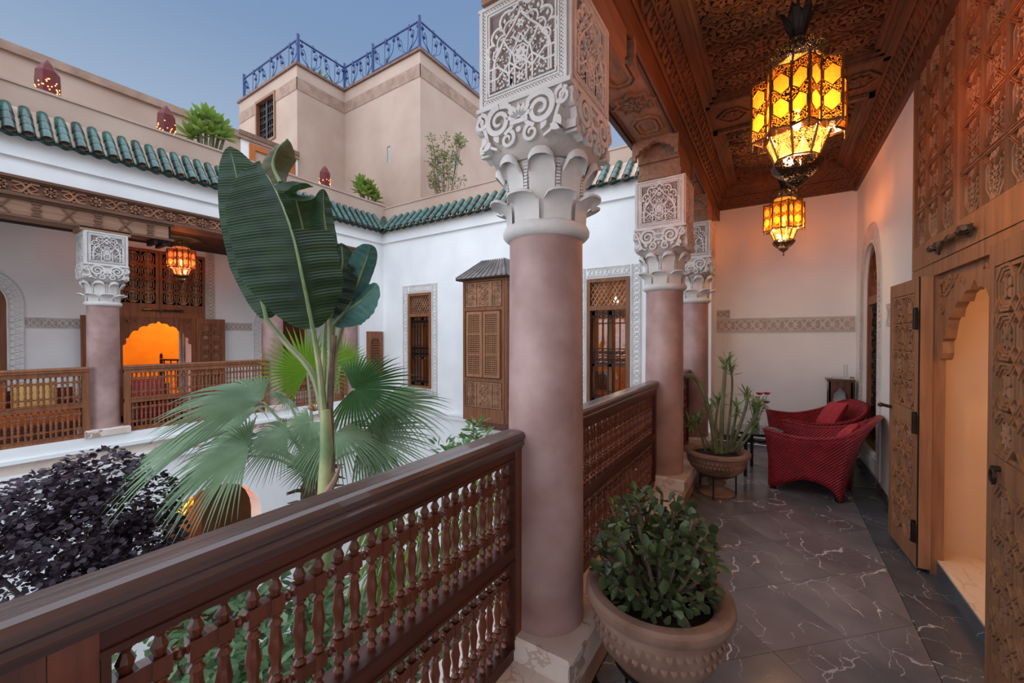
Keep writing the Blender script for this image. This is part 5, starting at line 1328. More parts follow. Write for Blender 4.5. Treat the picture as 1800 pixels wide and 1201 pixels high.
def cushion(c, u, v, w, h, th, label):
    u, v = V(u).normalized(), V(v).normalized(); n_ = u.cross(v); rows = []; N = 12; mb = MB()
    for sg in (1, -1):
        rows = []
        for j in range(N + 1):
            row = []
            for i in range(N + 1):
                a, b = -1 + 2 * i / N, -1 + 2 * j / N; q = (1 - a ** 4) * (1 - b ** 4)
                k = 1 - .07 * (1 - abs(a) ** 3) * abs(b) ** 3; k2 = 1 - .07 * (1 - abs(b) ** 3) * abs(a) ** 3
                row.append(V(c) + u * (a * w / 2 * k2) + v * (b * h / 2 * k) + n_ * (sg * th / 2 * q ** .6))
            rows.append(row)
        mb.grid(rows, sg < 0)
    o = mb.build('cushion', REDC, None, smooth=True, label=label, cat='cushion', group='red cushions'); return o
ch1 = (.30, 4.985); f1 = math.atan2(.243, -.97); chair_shell(f1, ch1, 'red wicker armchair in front, its curved side towards the camera')
ch2 = (.31, 5.82); f2 = math.atan2(-.30, -.95); chair_shell(f2, ch2, 'red wicker armchair behind, nearer the end wall')
def chair_pt(c, f, a, b, z): return V((c[0], c[1], 0)) + V((cos(f), sin(f), 0)) * a + V((-sin(f), cos(f), 0)) * b + V((0, 0, z))
def lean(f, k): fx = V((cos(f), sin(f), 0)); return V((0, 0, 1)) * cos(k) - fx * sin(k)
cushion(chair_pt(ch1, f1, -.26, .02, .52), (-sin(f1), cos(f1), 0), lean(f1, .55), .44, .36, .13, 'red square cushion in the front wicker armchair')
cushion(chair_pt(ch2, f2, -.24, .02, .60), (-sin(f2) - .1, cos(f2), .12), lean(f2, .5), .44, .38, .14, 'bright red cushion propped up in the rear wicker armchair')
# glass table with vase, flowers and tray
tc = (-.17, 5.24); t = thing('side_table', 'low round glass table with black metal legs between pot and armchairs', 'table', (tc[0], tc[1], 0))
MB().lathe([(0, .465), (.25, .465), (.255, .47), (.25, .478), (0, .478)], 36, (tc[0], tc[1], 0)).build('glass_top', mat('smoked_glass', C(70, 78, 80), C(80, 88, 90), rough=.05, spec=.8), t, smooth=True)
for a, b in ((-.09, -.22), (-.05, .20), (.14, -.16), (.14, .16)): MB().box(tc[0] + a - .016, tc[0] + a + .016, tc[1] + b - .016, tc[1] + b + .016, 0, .463).build('leg', IRON, t)
mb = MB()
for z in (.452, .39): mb.tube([(tc[0] + .225 * cos(a), tc[1] + .225 * sin(a), z) for a in [2 * pi * k / 28 for k in range(28)]], .012, 6, closed=True)
mb.build('ring_frame', IRON, t)
vx, vy = tc[0] - .01, tc[1] + .02
gl = glassmat('clear_glass', (.80, .88, .86, 1), .15, .05)
MB().lathe([(.038, .478), (.042, .49), (.036, .56), (.032, .62), (.040, .645)], 18, (vx, vy, 0), cap=False).build('vase', gl, None, smooth=True, label='clear glass vase with water on the glass table', cat='vase')
fl = thing('flower_bouquet', 'bouquet of dark red flowers and green leaves in the glass vase', 'flowers', (vx, vy, .5)); rnd = random.Random(5)
for k in range(9):
    a = rnd.uniform(0, 2 * pi); r = rnd.uniform(.03, .12); h = rnd.uniform(.70, .86); e = V((vx + r * cos(a), vy + r * sin(a), h))
    MB().tube([(vx + .01 * cos(a), vy + .01 * sin(a), .49), (vx + .4 * r * cos(a), vy + .4 * r * sin(a), .62), e], .004, 5).build('stem', SUCCL, fl)
    if k < 5:
        mb = MB()
        for q in range(12):
            b = q * 2.4; rr = .012 + .016 * (q / 12); d = V((cos(b), sin(b), .5 + .05 * (12 - q))).normalized(); s_ = d.cross(V((0, 0, 1))).normalized()
            p = e + d * rr; mb.add([p - s_ * .012, p + s_ * .012, p + d * .022 + s_ * .010 + V((0, 0, .008)), p + d * .022 - s_ * .010 + V((0, 0, .008))], [(0, 1, 2, 3)])
        mb.build('blossom', leafmat('blossom', C(150, 40, 62), C(178, 62, 84), rand=.2), fl)
    mb = MB()
    for q in range(7):
        b = rnd.uniform(0, 2 * pi); d = V((cos(b), sin(b), rnd.uniform(-.3, .6))).normalized(); s_ = d.cross(V((0, 0, 1))).normalized(); p = V((vx, vy, .6)).lerp(e, rnd.uniform(.3, .95)); l = rnd.uniform(.05, .08)
        mb.add([p, p + d * l * .5 + s_ * .016, p + d * l, p + d * l * .5 - s_ * .016], [(0, 1, 2, 3)])
    mb.build('leaf_spray', GREEN, fl)
MB().lathe([(0, .479), (.085, .479), (.10, .49), (.096, .494), (.08, .484), (0, .483)], 26, (tc[0] + .15, tc[1] - .02, 0)).build('glass_dish', glassmat('pale_dish', (.86, .9, .88, 1), .5, .1), None, smooth=True, label='shallow pale glass dish on the table edge', cat='dish')
# tall stool with a small router
sx, sy = .675, 6.43; t = thing('tall_stool', 'dark carved wooden stand with arched sides in the corner behind the armchairs', 'stool', (sx, sy, 0))
MB().box(sx - .135, sx + .135, sy - .13, sy + .13, .955, .985).build('top', WOODDZ, t)
for k in range(4):
    a = k * pi / 2; F = fr((sx + .115 * sin(a), sy - .115 * cos(a), 0), (cos(a), sin(a), 0), (0, 0, 1))
    MB().poly(F, [(-.115, 0), (-.09, 0), (-.082, .70), (-.07, .76), (-.068, .80), (-.03, .85), (0, .89), (.03, .85), (.068, .80), (.07, .76), (.082, .70), (.09, 0), (.115, 0), (.115, .955), (-.115, .955)], -.018, 0).build('arched_side', WOODDZ, t)
t = thing('wifi_router', 'small pale router with two upright antennas on the tall stand', 'router', (sx, sy, .985))
MB().box(sx - .07, sx + .09, sy - .06, sy + .05, .986, 1.005).build('case', mat('grey_plastic', C(190, 192, 196), C(200, 202, 206), rough=.5), t)
for dx in (.075, .05): MB().tube([(sx + dx, sy + .05, 1.0), (sx + dx, sy + .05, 1.16)], .006, 6).build('antenna', MATS['grey_plastic'], t)
MB().tube([tuple(p) for p in cat_rom([(sx + .10, sy + .03, 1.0), (sx + .145, sy + .06, .98), (sx + .15, sy + .10, .7), (sx + .14, sy + .15, .3), (sx + .10, sy + .19, .02)], 6)], .005, 5).build('power_cable', IRON, None, label='thin black cable hanging from the router stand', cat='cable')

# ------------------------------------------------------------------ planters
def planter(c, zr, R, label, foot=False, dep=.31):
    x, y = c; s_ = R / .28; t = thing('terracotta_pot', label, 'pot', (x, y, 0), 'terracotta pots')
    h = dep * s_; zb = zr - h
    k = dep / .335
    prof = [(.02, zb), (.11 * s_, zb), (.165 * s_, zb + .045 * k * s_), (.225 * s_, zb + .12 * k * s_), (.252 * s_, zb + .20 * k * s_), (.256 * s_, zb + .262 * k * s_), (.250 * s_, zb + .275 * k * s_), (.275 * s_, zb + .285 * k * s_), (.285 * s_, zr - .03), (.283 * s_, zr - .01), (.27 * s_, zr), (.235 * s_, zr), (.215 * s_, zr - .015), (.205 * s_, zr - .05)]
    MB().lathe(prof, 48, (x, y, 0), cap=False).build('bowl', TERRA, t, smooth=True)
    MB().lathe([(0, zr - .055), (.21 * s_, zr - .06)], 32, (x, y, 0)).build('soil', SOIL, t)
    n = 48; me = MB().add([(0, -.017, .014), (0, .017, .014), (.011, .013, -.004), (.011, -.013, -.004), (.006, 0, -.026)], [(0, 1, 2, 3), (3, 2, 4)]).mesh('scallop', TERRA)
    for zz, rr in ((zb + .235 * k * s_, .2565 * s_), (zb + .185 * k * s_, .2485 * s_)):
        for q_ in range(n):
            a = 2 * pi * (q_ + (.5 if zz < zb + .21 * k * s_ else 0)) / n; put('scallop', me, t, loc=(x + (rr - .002) * cos(a), y + (rr - .002) * sin(a), zz), rot=(0, 0, a), scale=s_ * .72)
    st = MB(); rs = .17 * s_
    for k in range(3): a = 2 * pi * k / 3 + .5; st.tube([(x + rs * 1.05 * cos(a), y + rs * 1.05 * sin(a), zb + .05 * s_), (x + rs * 1.05 * cos(a), y + rs * 1.05 * sin(a), 0)], .007, 6)
    st.tube([(x + rs * cos(a), y + rs * sin(a), zb + .04 * s_) for a in [2 * pi * k / 24 for k in range(24)]], .007, 6, closed=True); st.build('iron_stand', IRON, t)
    if foot: MB().lathe([(.15, .0), (.158, .02), (.15, .034), (.12, .04), (.075, .05), (.062, .085), (.08, .11), (.085, .125), (.065, .14), (.09, .18)], 28, (x, y, 0)).build('pedestal', TERRA, t, smooth=True)
    else: MB().lathe([(.12, 0), (.13, .03), (.08, .06), (.07, .10), (.10, zb + .01)], 24, (x, y, 0)).build('pedestal', TERRA, t, smooth=True)
    return t
P1 = (-.385, 1.64); P2 = (-.465, 4.30)
planter(P1, .515, .272, 'large terracotta bowl holding the jade plant beside the nearest column', dep=.335)
planter(P2, .425, .285, 'terracotta bowl on a footed saucer holding the tall succulent', foot=True, dep=.25)

# ================================================================== PLANTS
def spoon(l, w, m, name, cup=.2):
    rows = []
    for i in range(5):
        t = i / 4; ww = w * (.22 + .78 * sin(pi * min(1, (.12 + t * .9)) ** 1.3)) if t < 1 else .004
        rows.append([(t * l, q * ww, cup * l * (t * t) * .5 + abs(q) * ww * .25) for q in (-1, 0, 1)])
    return MB().grid(rows).mesh(name, m, True)
def orient(d, up=V((0, 0, 1)), roll=0.0):
    x = V(d).normalized(); y = up.cross(x)
    if y.length < .05: y = V((0, 1, 0))
    y.normalize(); z = x.cross(y); R = Matrix((x, y, z)).transposed(); return R @ Matrix.Rotation(roll, 3, 'X')
# jade plant
rnd = random.Random(21); jd = thing('jade_plant', 'bushy jade plant with thick oval leaves in the nearest pot', 'plant', (P1[0], P1[1], .46))
jm = [spoon(.050, .017, JADE, 'jade_leaf_a'), spoon(.043, .0155, JADE, 'jade_leaf_b', .3)]
nl = 0; stems = MB(); root = V((P1[0], P1[1] + .02, .46))
tips = []
while len(tips) < 58:
    a = rnd.uniform(0, 2 * pi); r = .245 * sqrt(rnd.random()); h = .53 + .36 * sqrt(max(0, 1 - (r / .26) ** 2)) * rnd.uniform(.3, 1.0)
    p = V((P1[0] + r * cos(a) - .02, P1[1] + r * sin(a) + .04, h))
    if all((p - q).length > .046 for q in tips): tips.append(p)
for p in tips:
    mid = root.lerp(p, .5) + V((0, 0, -.03)); stems.tube(cat_rom([root + V((rnd.uniform(-.05, .05), rnd.uniform(-.05, .05), 0)), mid, p], 4), [.011, .010, .010, .009, .009, .008, .007, .007, .006], 6)
    ax = (p - root).normalized()
    for k in range(5):
        if nl >= 290: break
        b = k * 2.4 + rnd.random(); el = (.05 if k < 3 else .6) + rnd.uniform(-.2, .25)
        s_ = ax.orthogonal().normalized(); w = ax.cross(s_); d = (s_ * cos(b) + w * sin(b)) * cos(el) + ax * sin(el)
        put('leaf', jm[k % 2], jd, loc=p - ax * (.025 if k < 3 else 0), rot=orient(d, roll=rnd.uniform(-.5, .5)), scale=rnd.uniform(.85, 1.25)); nl += 1
stems.build('branches', BARK, jd, smooth=True)
mb = MB(); cj = V((P1[0] - .02, P1[1] + .04, .56)); sh = [(0, 0, 0), (.3, .22, .05), (.75, .36, .04), (1, .0, .0), (.75, -.36, .04), (.3, -.22, .05)]
for _ in range(760):
    d = V((rnd.gauss(0, 1), rnd.gauss(0, 1), rnd.gauss(.25, .8))).normalized(); r = rnd.uniform(.45, 1.0); p = cj + V((d.x * .23 * r, d.y * .23 * r, max(-.045, d.z * .30 * r)))
    M_ = orient((d + V((rnd.gauss(0, .6), rnd.gauss(0, .6), rnd.gauss(0, .5)))).normalized(), roll=rnd.gauss(0, .5)); q = rnd.uniform(.032, .05)
    mb.add([p + M_ @ (V(x) * q) for x in sh], [(0, 1, 2), (0, 2, 3), (0, 3, 4), (0, 4, 5)])
mb.build('small_leaves', JADE, jd, kind='stuff')
# tall succulent
sc = thing('tall_succulent', 'tall many stemmed green succulent in the pot by the second column', 'plant', (P2[0], P2[1], .38)); D2 = 3.86
lm = spoon(.10, .012, SUCCL, 'succulent_leaf', .15); rnd = random.Random(9)
ST_ = [([(1258, 797), (1250, 740), (1236, 690), (1220, 664), (1203, 660), (1194, 672)], .020, .02), ([(1268, 797), (1269, 730), (1273, 670), (1276, 632)], .019, .0), ([(1276, 797), (1284, 720), (1287, 670), (1282, 640)], .011, .1), ([(1284, 795), (1300, 750), (1312, 712), (1311, 690)], .015, .05),
       ([(1288, 795), (1312, 758), (1330, 728), (1336, 706)], .016, -.1), ([(1240, 793), (1230, 755), (1224, 730)], .009, -.05), ([(1262, 795), (1258, 745), (1264, 700)], .013, .12), ([(1252, 793), (1232, 760), (1212, 742)], .006, -.15), ([(1280, 795), (1292, 740), (1296, 715)], .012, -.2), ([(1272, 797), (1262, 760), (1246, 735), (1244, 715)], .012, .2), ([(1294, 795), (1318, 765), (1326, 745)], .010, .15)]
for P, r, dd in ST_:
    pts = cat_rom([spot_at(u, v, D2 + dd * i / (len(P) - 1)) for i, (u, v) in enumerate(P)], 6); n = len(pts)
    MB().tube(pts, [r * 1.1 * (1 - .35 * i / n) for i in range(n)], 8).build('stem', SUCC, sc, smooth=True)
    ax = (pts[-1] - pts[-4]).normalized(); s_ = ax.orthogonal().normalized(); w = ax.cross(s_)
    for k in range(20):
        b = k * 2.4; el = rnd.uniform(-.2, 1.2); d = (s_ * cos(b) + w * sin(b)) * cos(el) + ax * sin(el)
        put('leaf', lm, sc, loc=pts[-1] - ax * rnd.uniform(0, .12), rot=orient(d), scale=rnd.uniform(.7, 1.25))
# foliage masses
def leaf_shape(l, w, kind):
    if kind == 'heart': return [(0, 0, 0), (.25 * l, w, .02 * l), (.7 * l, w * .75, 0), (l, 0, -.05 * l), (.7 * l, -w * .75, 0), (.25 * l, -w, .02 * l)]
    return [(0, 0, 0), (.35 * l, w, .04 * l), (.75 * l, w * .7, 0), (l, 0, -.06 * l), (.75 * l, -w * .7, 0), (.35 * l, -w, .04 * l)]
def foliage(mb, c, rx, rz, n, l, w, rnd, kind='heart', droop=.25, shell=.55):
    c = V(c); sh = leaf_shape(1, w / l, kind)
    for _ in range(n):
        d = V((rnd.gauss(0, 1), rnd.gauss(0, 1), rnd.gauss(0, 1))).normalized(); r = shell + (1 - shell) * rnd.random() ** .6
        p = c + V((d.x * rx * r, d.y * rx * r, d.z * rz * r))
        out = (V((d.x, d.y, d.z * .4)) + V((rnd.gauss(0, .5), rnd.gauss(0, .5), rnd.gauss(-droop, .35)))).normalized()
        R = orient(out, roll=rnd.gauss(0, .5)); s_ = l * rnd.uniform(.7, 1.2)
        mb.add([p + R @ (V(q) * s_) for q in sh], [(0, 1, 2), (0, 2, 3), (0, 3, 4), (0, 4, 5)])
rnd = random.Random(2)
pt = thing('purple_tree', 'dark purple leaved tree rising from the courtyard at lower left', 'tree', (-4.6, .9, -4.2)); mb = MB(); tw_ = MB(); base = V((-4.55, .85, -4.2)); fork = V((-4.5, .85, -.9))
tw_.tube([base, V((-4.6, .8, -2.5)), fork], [.09, .075, .06], 8)
for u, v, d, rx, rz, n in ((175, 838, 3.35, .30, .24, 520), (95, 880, 3.3, .36, .28, 620), (10, 930, 3.2, .40, .34, 560), (240, 885, 3.3, .30, .26, 520), (150, 930, 3.2, .42, .32, 760), (262, 955, 3.25, .24, .24, 420), (60, 1000, 3.1, .45, .36, 700), (200, 1010, 3.1, .38, .34, 620), (-60, 960, 3.2, .35, .4, 300), (120, 1090, 3.1, .45, .4, 400)):
    c = spot_at(u, v, d); foliage(mb, c, rx, rz, int(n * 1.6), .046, .022, rnd, 'heart', .3); tw_.tube([fork, fork.lerp(c, .5) + V((0, 0, -.1)), c], [.03, .02, .01], 6)
mb.build('foliage', PURPLE, pt, kind='stuff'); tw_.build('branches', BARK, pt)
gs = thing('broadleaf_shrub', 'broad leaved green shrub in the courtyard seen through the near balustrade', 'shrub', (-2.6, 1.2, -4.2)); mb = MB(); tw_ = MB()
for u, v, d, rx, n in ((300, 1150, 2.5, .40, 150), (420, 1110, 2.6, .42, 190), (520, 1080, 2.8, .40, 170), (600, 1150, 2.4, .42, 170), (470, 1190, 2.3, .40, 150), (330, 1240, 2.3, .4, 110), (680, 1200, 2.2, .36, 110), (790, 1190, 2.3, .34, 90)):
    c = spot_at(u, v, d); foliage(mb, c, rx, rx * .9, int(n * 1.5), .10, .028, rnd, 'oval', .15, .35); tw_.tube([(-2.6, 1.2, -4.2), (-2.6, 1.2, -1.6), c], [.05, .035, .012], 6)
mb.build('foliage', GREEN, gs, kind='stuff'); tw_.build('branches', BARK, gs)
bm_ = thing('bamboo_clump', 'yellow green narrow leaved clump drooping behind the near balustrade', 'shrub', (-2.0, 2.4, -4.2)); mb = MB(); tw_ = MB(); rnd = random.Random(4)
for k in range(26):
    u = rnd.uniform(640, 905); v = rnd.uniform(830, 1010) - (u - 640) * .12; d = rnd.uniform(2.3, 2.9); c = spot_at(u, v, d)
    if c.x > -1.2: c.x = -1.2 - rnd.random() * .15
    tw_.tube(cat_rom([(-2.0 + rnd.uniform(-.2, .2), 2.4 + rnd.uniform(-.3, .3), -4.2), (c.x - .1, c.y, c.z - 1.2), (c.x, c.y, c.z)], 4), .007, 5)
    for q in range(26):
        p = c + V((rnd.gauss(0, .05), rnd.gauss(0, .05), -rnd.random() * .55)); a = rnd.uniform(0, 2 * pi); out = V((cos(a) * .5, sin(a) * .5, -rnd.uniform(.3, 1.2))); R = orient(out, roll=rnd.gauss(0, .8)); s_ = rnd.uniform(.11, .19)
        mb.add([p + R @ (V(x) * s_) for x in leaf_shape(1, .085, 'oval')], [(0, 1, 2), (0, 2, 3), (0, 3, 4), (0, 4, 5)])
mb.build('foliage', GREENG, bm_, kind='stuff'); tw_.build('canes', SUCC, bm_)
ts = thing('young_shrub', 'light green shrub tips rising just behind the near handrail by the wooden bay', 'shrub', (-2.9, 3.2, -4.2)); mb = MB(); tw_ = MB()
for u, v, d, n, rr in ((836, 772, 3.6, 46, .14), (815, 795, 3.6, 50, .16), (778, 792, 3.7, 24, .10), (838, 752, 3.6, 20, .07), (800, 815, 3.6, 60, .18), (850, 800, 3.5, 60, .2)):
    c = spot_at(u, v, d); foliage(mb, c, rr, rr, n, .085, .018, rnd, 'oval', -.3, .2); tw_.tube([(-2.9, 3.0, -4.2), (-2.8, 3.0, -1), c + V((0, 0, -.05))], [.02, .015, .006], 5)
mb.build('foliage', leafmat('bright_leaf', C(70, 112, 60), C(120, 152, 92), rand=0), ts, kind='stuff'); tw_.build('twigs', BARK, ts)

# fan palm
CR = spot_at(556, 850, 3.65)
fpalm = thing('fan_palm', 'fan palm with drooping pale green fronds in the middle of the courtyard', 'palm', (CR.x, CR.y, -4.2))
MB().tube([(CR.x, CR.y, -4.2), (CR.x + .03, CR.y, -2), (CR.x, CR.y, CR.z - .1), (CR.x, CR.y, CR.z + .16)], [.17, .15, .13, .09], 14).build('trunk', FIBRE, fpalm)
mb = MB(); rnd = random.Random(8)
for k in range(60):
    a = rnd.uniform(0, 2 * pi); z = CR.z + rnd.uniform(-.5, .15); d = V((cos(a), sin(a), rnd.uniform(-.2, .7))); p = V((CR.x + .1 * cos(a), CR.y + .1 * sin(a), z)); mb.tube([p, p + d * .07, p + d * .15 + V((0, 0, -.03))], [.02, .014, .004], 5)
mb.build('old_leaf_bases', FIBRE, fpalm)
def frond(hub, tip, nh, spread, nseg, droop, m, seed, back=.7, fold=.6):
    rnd = random.Random(seed); H = V(hub); D = V(tip) - H; R = D.length; D.normalize(); N = V(nh) - D * V(nh).dot(D); N.normalize(); S = N.cross(D); mb = MB(); da = spread / nseg
    for k in range(nseg):
        a = -spread / 2 + (k + .5) * da; dr = D * cos(a) + S * sin(a); L = R * (back + (1 - back) * (.5 + .5 * cos(a))) * rnd.uniform(.93, 1.05); side = S * cos(a) - D * sin(a); rows = []
        g = rnd.uniform(.8, 1.25); sg = 1 if k % 2 else -1
        for t in (.03, .2, .4, .55, .7, .82, .92, 1.0):
            w = t * L * da * .5 if t < .5 else .5 * L * da * .5 * (1 - (t - .5) / .5) ** .9 + .0006
            bend = droop * L * g * (max(0, t - .25) / .75) ** 2.0
            c = H + dr * (L * t * (1 - .12 * droop * t)) - V((0, 0, bend)) + N * (.05 * L * sin(pi * t * .9))
            rows.append([c - side * w - N * w * fold, c + N * w * fold, c + side * w - N * w * fold])
        mb.grid(rows)
    o = mb.build('frond', m, fpalm)
    pt_ = [CR + V((0, 0, .05)), CR.lerp(H, .5) + V((0, 0, .09)), H]; MB().tube(cat_rom(pt_, 5), [.022, .02, .018, .017, .015, .014, .013, .012, .011, .010, .010], 6).build('petiole', PETIOLE, fpalm, smooth=True)
    return o
def sp(u, v, d): return spot_at(u, v, d)
cdir = (CAM_POS - CR).normalized()
def tocam(k=1, z=0): return cdir * k + V((0, 0, z))
frond(sp(540, 655, 3.95), sp(520, 572, 3.9), tocam(1, .1), 5.0, 44, .02, PALMB, 1, back=.82)
frond(sp(600, 640, 4.3), sp(612, 590, 4.25), tocam(1, .1), 4.6, 38, .05, PALMB, 2, back=.85)
frond(sp(505, 700, 3.7), sp(468, 690, 3.5), tocam(.6, .8), 3.6, 34, .35, PALML, 3)
frond(sp(620, 685, 3.6), sp(742, 688, 3.7), tocam(1, .35), 4.2, 46, .12, PALMD, 4, back=.55)
frond(sp(668, 718, 3.9), sp(800, 712, 3.9), tocam(.6, .85), 2.6, 46, .20, PALML, 5)
frond(sp(634, 772, 3.5), sp(772, 778, 3.5), tocam(.7, .75), 2.8, 48, .16, PALML, 6)
frond(sp(546, 742, 3.3), sp(490, 800, 3.15), tocam(.6, .9), 4.2, 48, .30, PALML, 7)
frond(sp(462, 706, 3.5), sp(282, 690, 3.4), tocam(.5, .9), 2.6, 46, .20, PALML, 8, back=.7)
frond(sp(440, 786, 3.35), sp(272, 850, 3.2), tocam(.6, .85), 3.2, 48, .20, PALML, 9, back=.7)
frond(sp(420, 752, 3.7), sp(255, 770, 3.9), tocam(.4, 1), 2.6, 42, .28, PALML, 10, back=.7)
frond(sp(557, 812, 3.3), sp(488, 838, 3.1), tocam(.8, .65), 4.6, 50, .14, PALML, 11)
frond(sp(640, 790, 4.0), sp(720, 800, 4.3), tocam(.3, 1), 3.0, 36, .5, PALMD, 12)
frond(sp(505, 765, 3.45), sp(400, 800, 3.3), tocam(.6, .8), 3.2, 44, .22, PALML, 14)
frond(sp(590, 760, 3.3), sp(650, 822, 3.1), tocam(.6, .85), 3.4, 44, .25, PALML, 15)
frond(sp(420, 800, 3.8), sp(300, 830, 4.0), tocam(.4, 1), 3.0, 38, .45, PALML, 13)

# banana-like plant
BD = 2.95
ban = thing('banana_plant', 'tall banana plant with huge dark green paddle leaves in the courtyard centre', 'plant', tuple(sp(570, 870, BD)) and (sp(570, 870, BD).x, sp(570, 870, BD).y, -4.2))
b0 = sp(572, 870, BD)
MB().tube([(b0.x, b0.y, -4.2), (b0.x, b0.y, -1.5), b0, sp(575, 790, BD), sp(572, 720, BD)], [.085, .075, .055, .048, .036], 12).build('stem', BANSTEM, ban, smooth=True)
def pad(mid, wl, wr, nh, name='leaf', m=BANANA, fold=.18, tears=(), stalk=None, curl=0.0, seed=0):
    """paddle leaf: mid = midrib points base->tip, wl/wr = half widths (metres) as functions of t"""
    rnd = random.Random(seed); M = cat_rom(mid, 30); n = len(M); rows = []; K = 7
    for i, p in enumerate(M):
        t = i / (n - 1); d = (M[min(n - 1, i + 1)] - M[max(0, i - 1)]).normalized(); N = V(nh) - d * V(nh).dot(d); N.normalize(); S = N.cross(d)
        pl = .0017 * (1 if i % 2 else -1) + .004 * sin(i * .55 + seed); row = []
        for q in range(-K, K + 1):
            f = q / K; w = (wl if f < 0 else wr)(t); back = -.10 * w * abs(f) ** 2
            row.append(p + S * (f * w) + N * (fold * abs(f) * w + curl * f * f * w + pl * min(1, abs(f) * 3)) + d * (.18 * abs(f) * w) + d * back)
        rows.append(row)
    o = MB(); o.grid(rows); lf2 = o.build(name, m, ban, smooth=False)
    r0 = .016; MB().tube([p + V(nh).normalized() * .004 for p in M], [r0 * (1 - .8 * i / n) for i in range(n)], 6).build('midrib', BANRIB, lf2, smooth=True)
    if stalk: MB().tube(cat_rom(stalk + [M[0]], 6), [.030 - .014 * i / (6 * len(stalk)) for i in range(6 * len(stalk) + 1)], 8).build('leaf_stalk', BANSTEM, ban, smooth=True)
    return lf2
def ov(W, a=.5, b=.30): return lambda t: W * min(1, (t / b + .02)) ** a * max(0, 1 - max(0, (t - .45) / .55) ** 2.4) ** .6 + .002
px = BD / 709.7
stem_top = [sp(573, 760, BD), sp(569, 680, BD)]
n1 = tocam(1, .05)
pad([sp(550, 578, BD), sp(533, 495, BD - .02), sp(514, 412, BD), sp(487, 340, BD + .03), sp(455, 284, BD + .06)], lambda t: (ov(92 * px)(t)), lambda t: 68 * px * min(1, (t / .22 + .02)) ** .5 * (1 if t < .50 else max(.03, 1 - (t - .50) / .03 * .9)), -V(n1), seed=1, stalk=[sp(572, 760, BD), sp(563, 660, BD)])
pad([sp(468, 560, BD + .25), sp(450, 480, BD + .3), sp(432, 400, BD + .3), sp(420, 330, BD + .3), sp(404, 258, BD + .3)], ov(40 * px), ov(60 * px), -V(tocam(1, .1)), seed=2, fold=.3, stalk=[sp(574, 760, BD + .1), sp(550, 660, BD + .2), sp(500, 600, BD + .25)])
pad([sp(572, 560, BD + .35), sp(579, 490, BD + .4), sp(576, 430, BD + .4), sp(570, 380, BD + .4), sp(568, 332, BD + .35)], ov(26 * px), ov(20 * px), -V(tocam(.8, .5)), seed=3, fold=.5, stalk=[sp(572, 760, BD + .1), sp(568, 660, BD + .2)])
pad([sp(560, 540, BD + .3), sp(545, 470, BD + .35), sp(532, 400, BD + .35), sp(520, 345, BD + .3), sp(527, 322, BD + .2)], ov(48 * px), ov(40 * px), -V(tocam(.9, .5)), seed=4, fold=.1, m=leafmat('banana_leaf_dark', C(28, 46, 26), C(48, 72, 34), rough=.5))
pad([sp(580, 560, BD + .15), sp(592, 510, BD + .2), sp(602, 465, BD + .25), sp(600, 428, BD + .3)], ov(34 * px), ov(30 * px), -V(tocam(1, .3)), seed=5, fold=.2, stalk=[sp(574, 750, BD + .1), sp(580, 650, BD + .12)])
pad([sp(615, 530, BD + .3), sp(632, 490, BD + .3), sp(645, 455, BD + .3), sp(652, 430, BD + .25)], ov(28 * px), ov(20 * px), -V(tocam(.8, -.4)), seed=6, fold=.3, m=leafmat('banana_leaf_blue', C(44, 80, 76), C(70, 108, 98), rough=.35), stalk=[sp(576, 740, BD + .15), sp(590, 620, BD + .25)])
pad([sp(586, 572, BD + .2), sp(608, 548, BD + .25), sp(635, 528, BD + .3), sp(664, 500, BD + .3)], ov(34 * px), ov(40 * px), -V(tocam(.8, .6)), seed=7, fold=.15, m=MATS['banana_leaf_blue'], stalk=[sp(576, 740, BD + .15), sp(582, 640, BD + .2)])
pad([sp(492, 320, BD + .3), sp(480, 290, BD + .32), sp(488, 262, BD + .32), sp(505, 244, BD + .3)], ov(22 * px), ov(26 * px), -V(tocam(.9, .2)), seed=8, fold=.5, curl=.6, m=leafmat('banana_leaf_withered', C(60, 60, 36), C(92, 84, 52), rough=.6))
MB().tube(cat_rom([sp(572, 868, BD - .03), sp(588, 845, BD - .06), sp(600, 812, BD - .08)], 5), [.03, .03, .028, .026, .024, .022, .018, .014, .01, .006, .003], 7).build('dry_sheath', mat('dry_sheath', C(120, 92, 78), C(160, 126, 108), rough=.9), ban)
MB().tube(cat_rom([sp(582, 830, BD), sp(580, 740, BD + .02), sp(582, 660, BD + .05), sp(588, 590, BD + .1)], 5), [.028] * 6 + [.022] * 5 + [.018] * 5, 7).build('old_stalk', BARK, ban)
# flower bract of the palm
t_ = MB(); rnd = random.Random(3)
for k in range(26):
    d = V((rnd.gauss(0, .6), rnd.gauss(0, .6), rnd.uniform(.2, 1.1))).normalized(); p = sp(553, 722, 3.55); t_.tube([p, p + d * .09], [.008, .002], 4)
t_.build('dry_crown_fibres', mat('straw', C(168, 128, 100), C(196, 158, 128), rough=.9), fpalm)

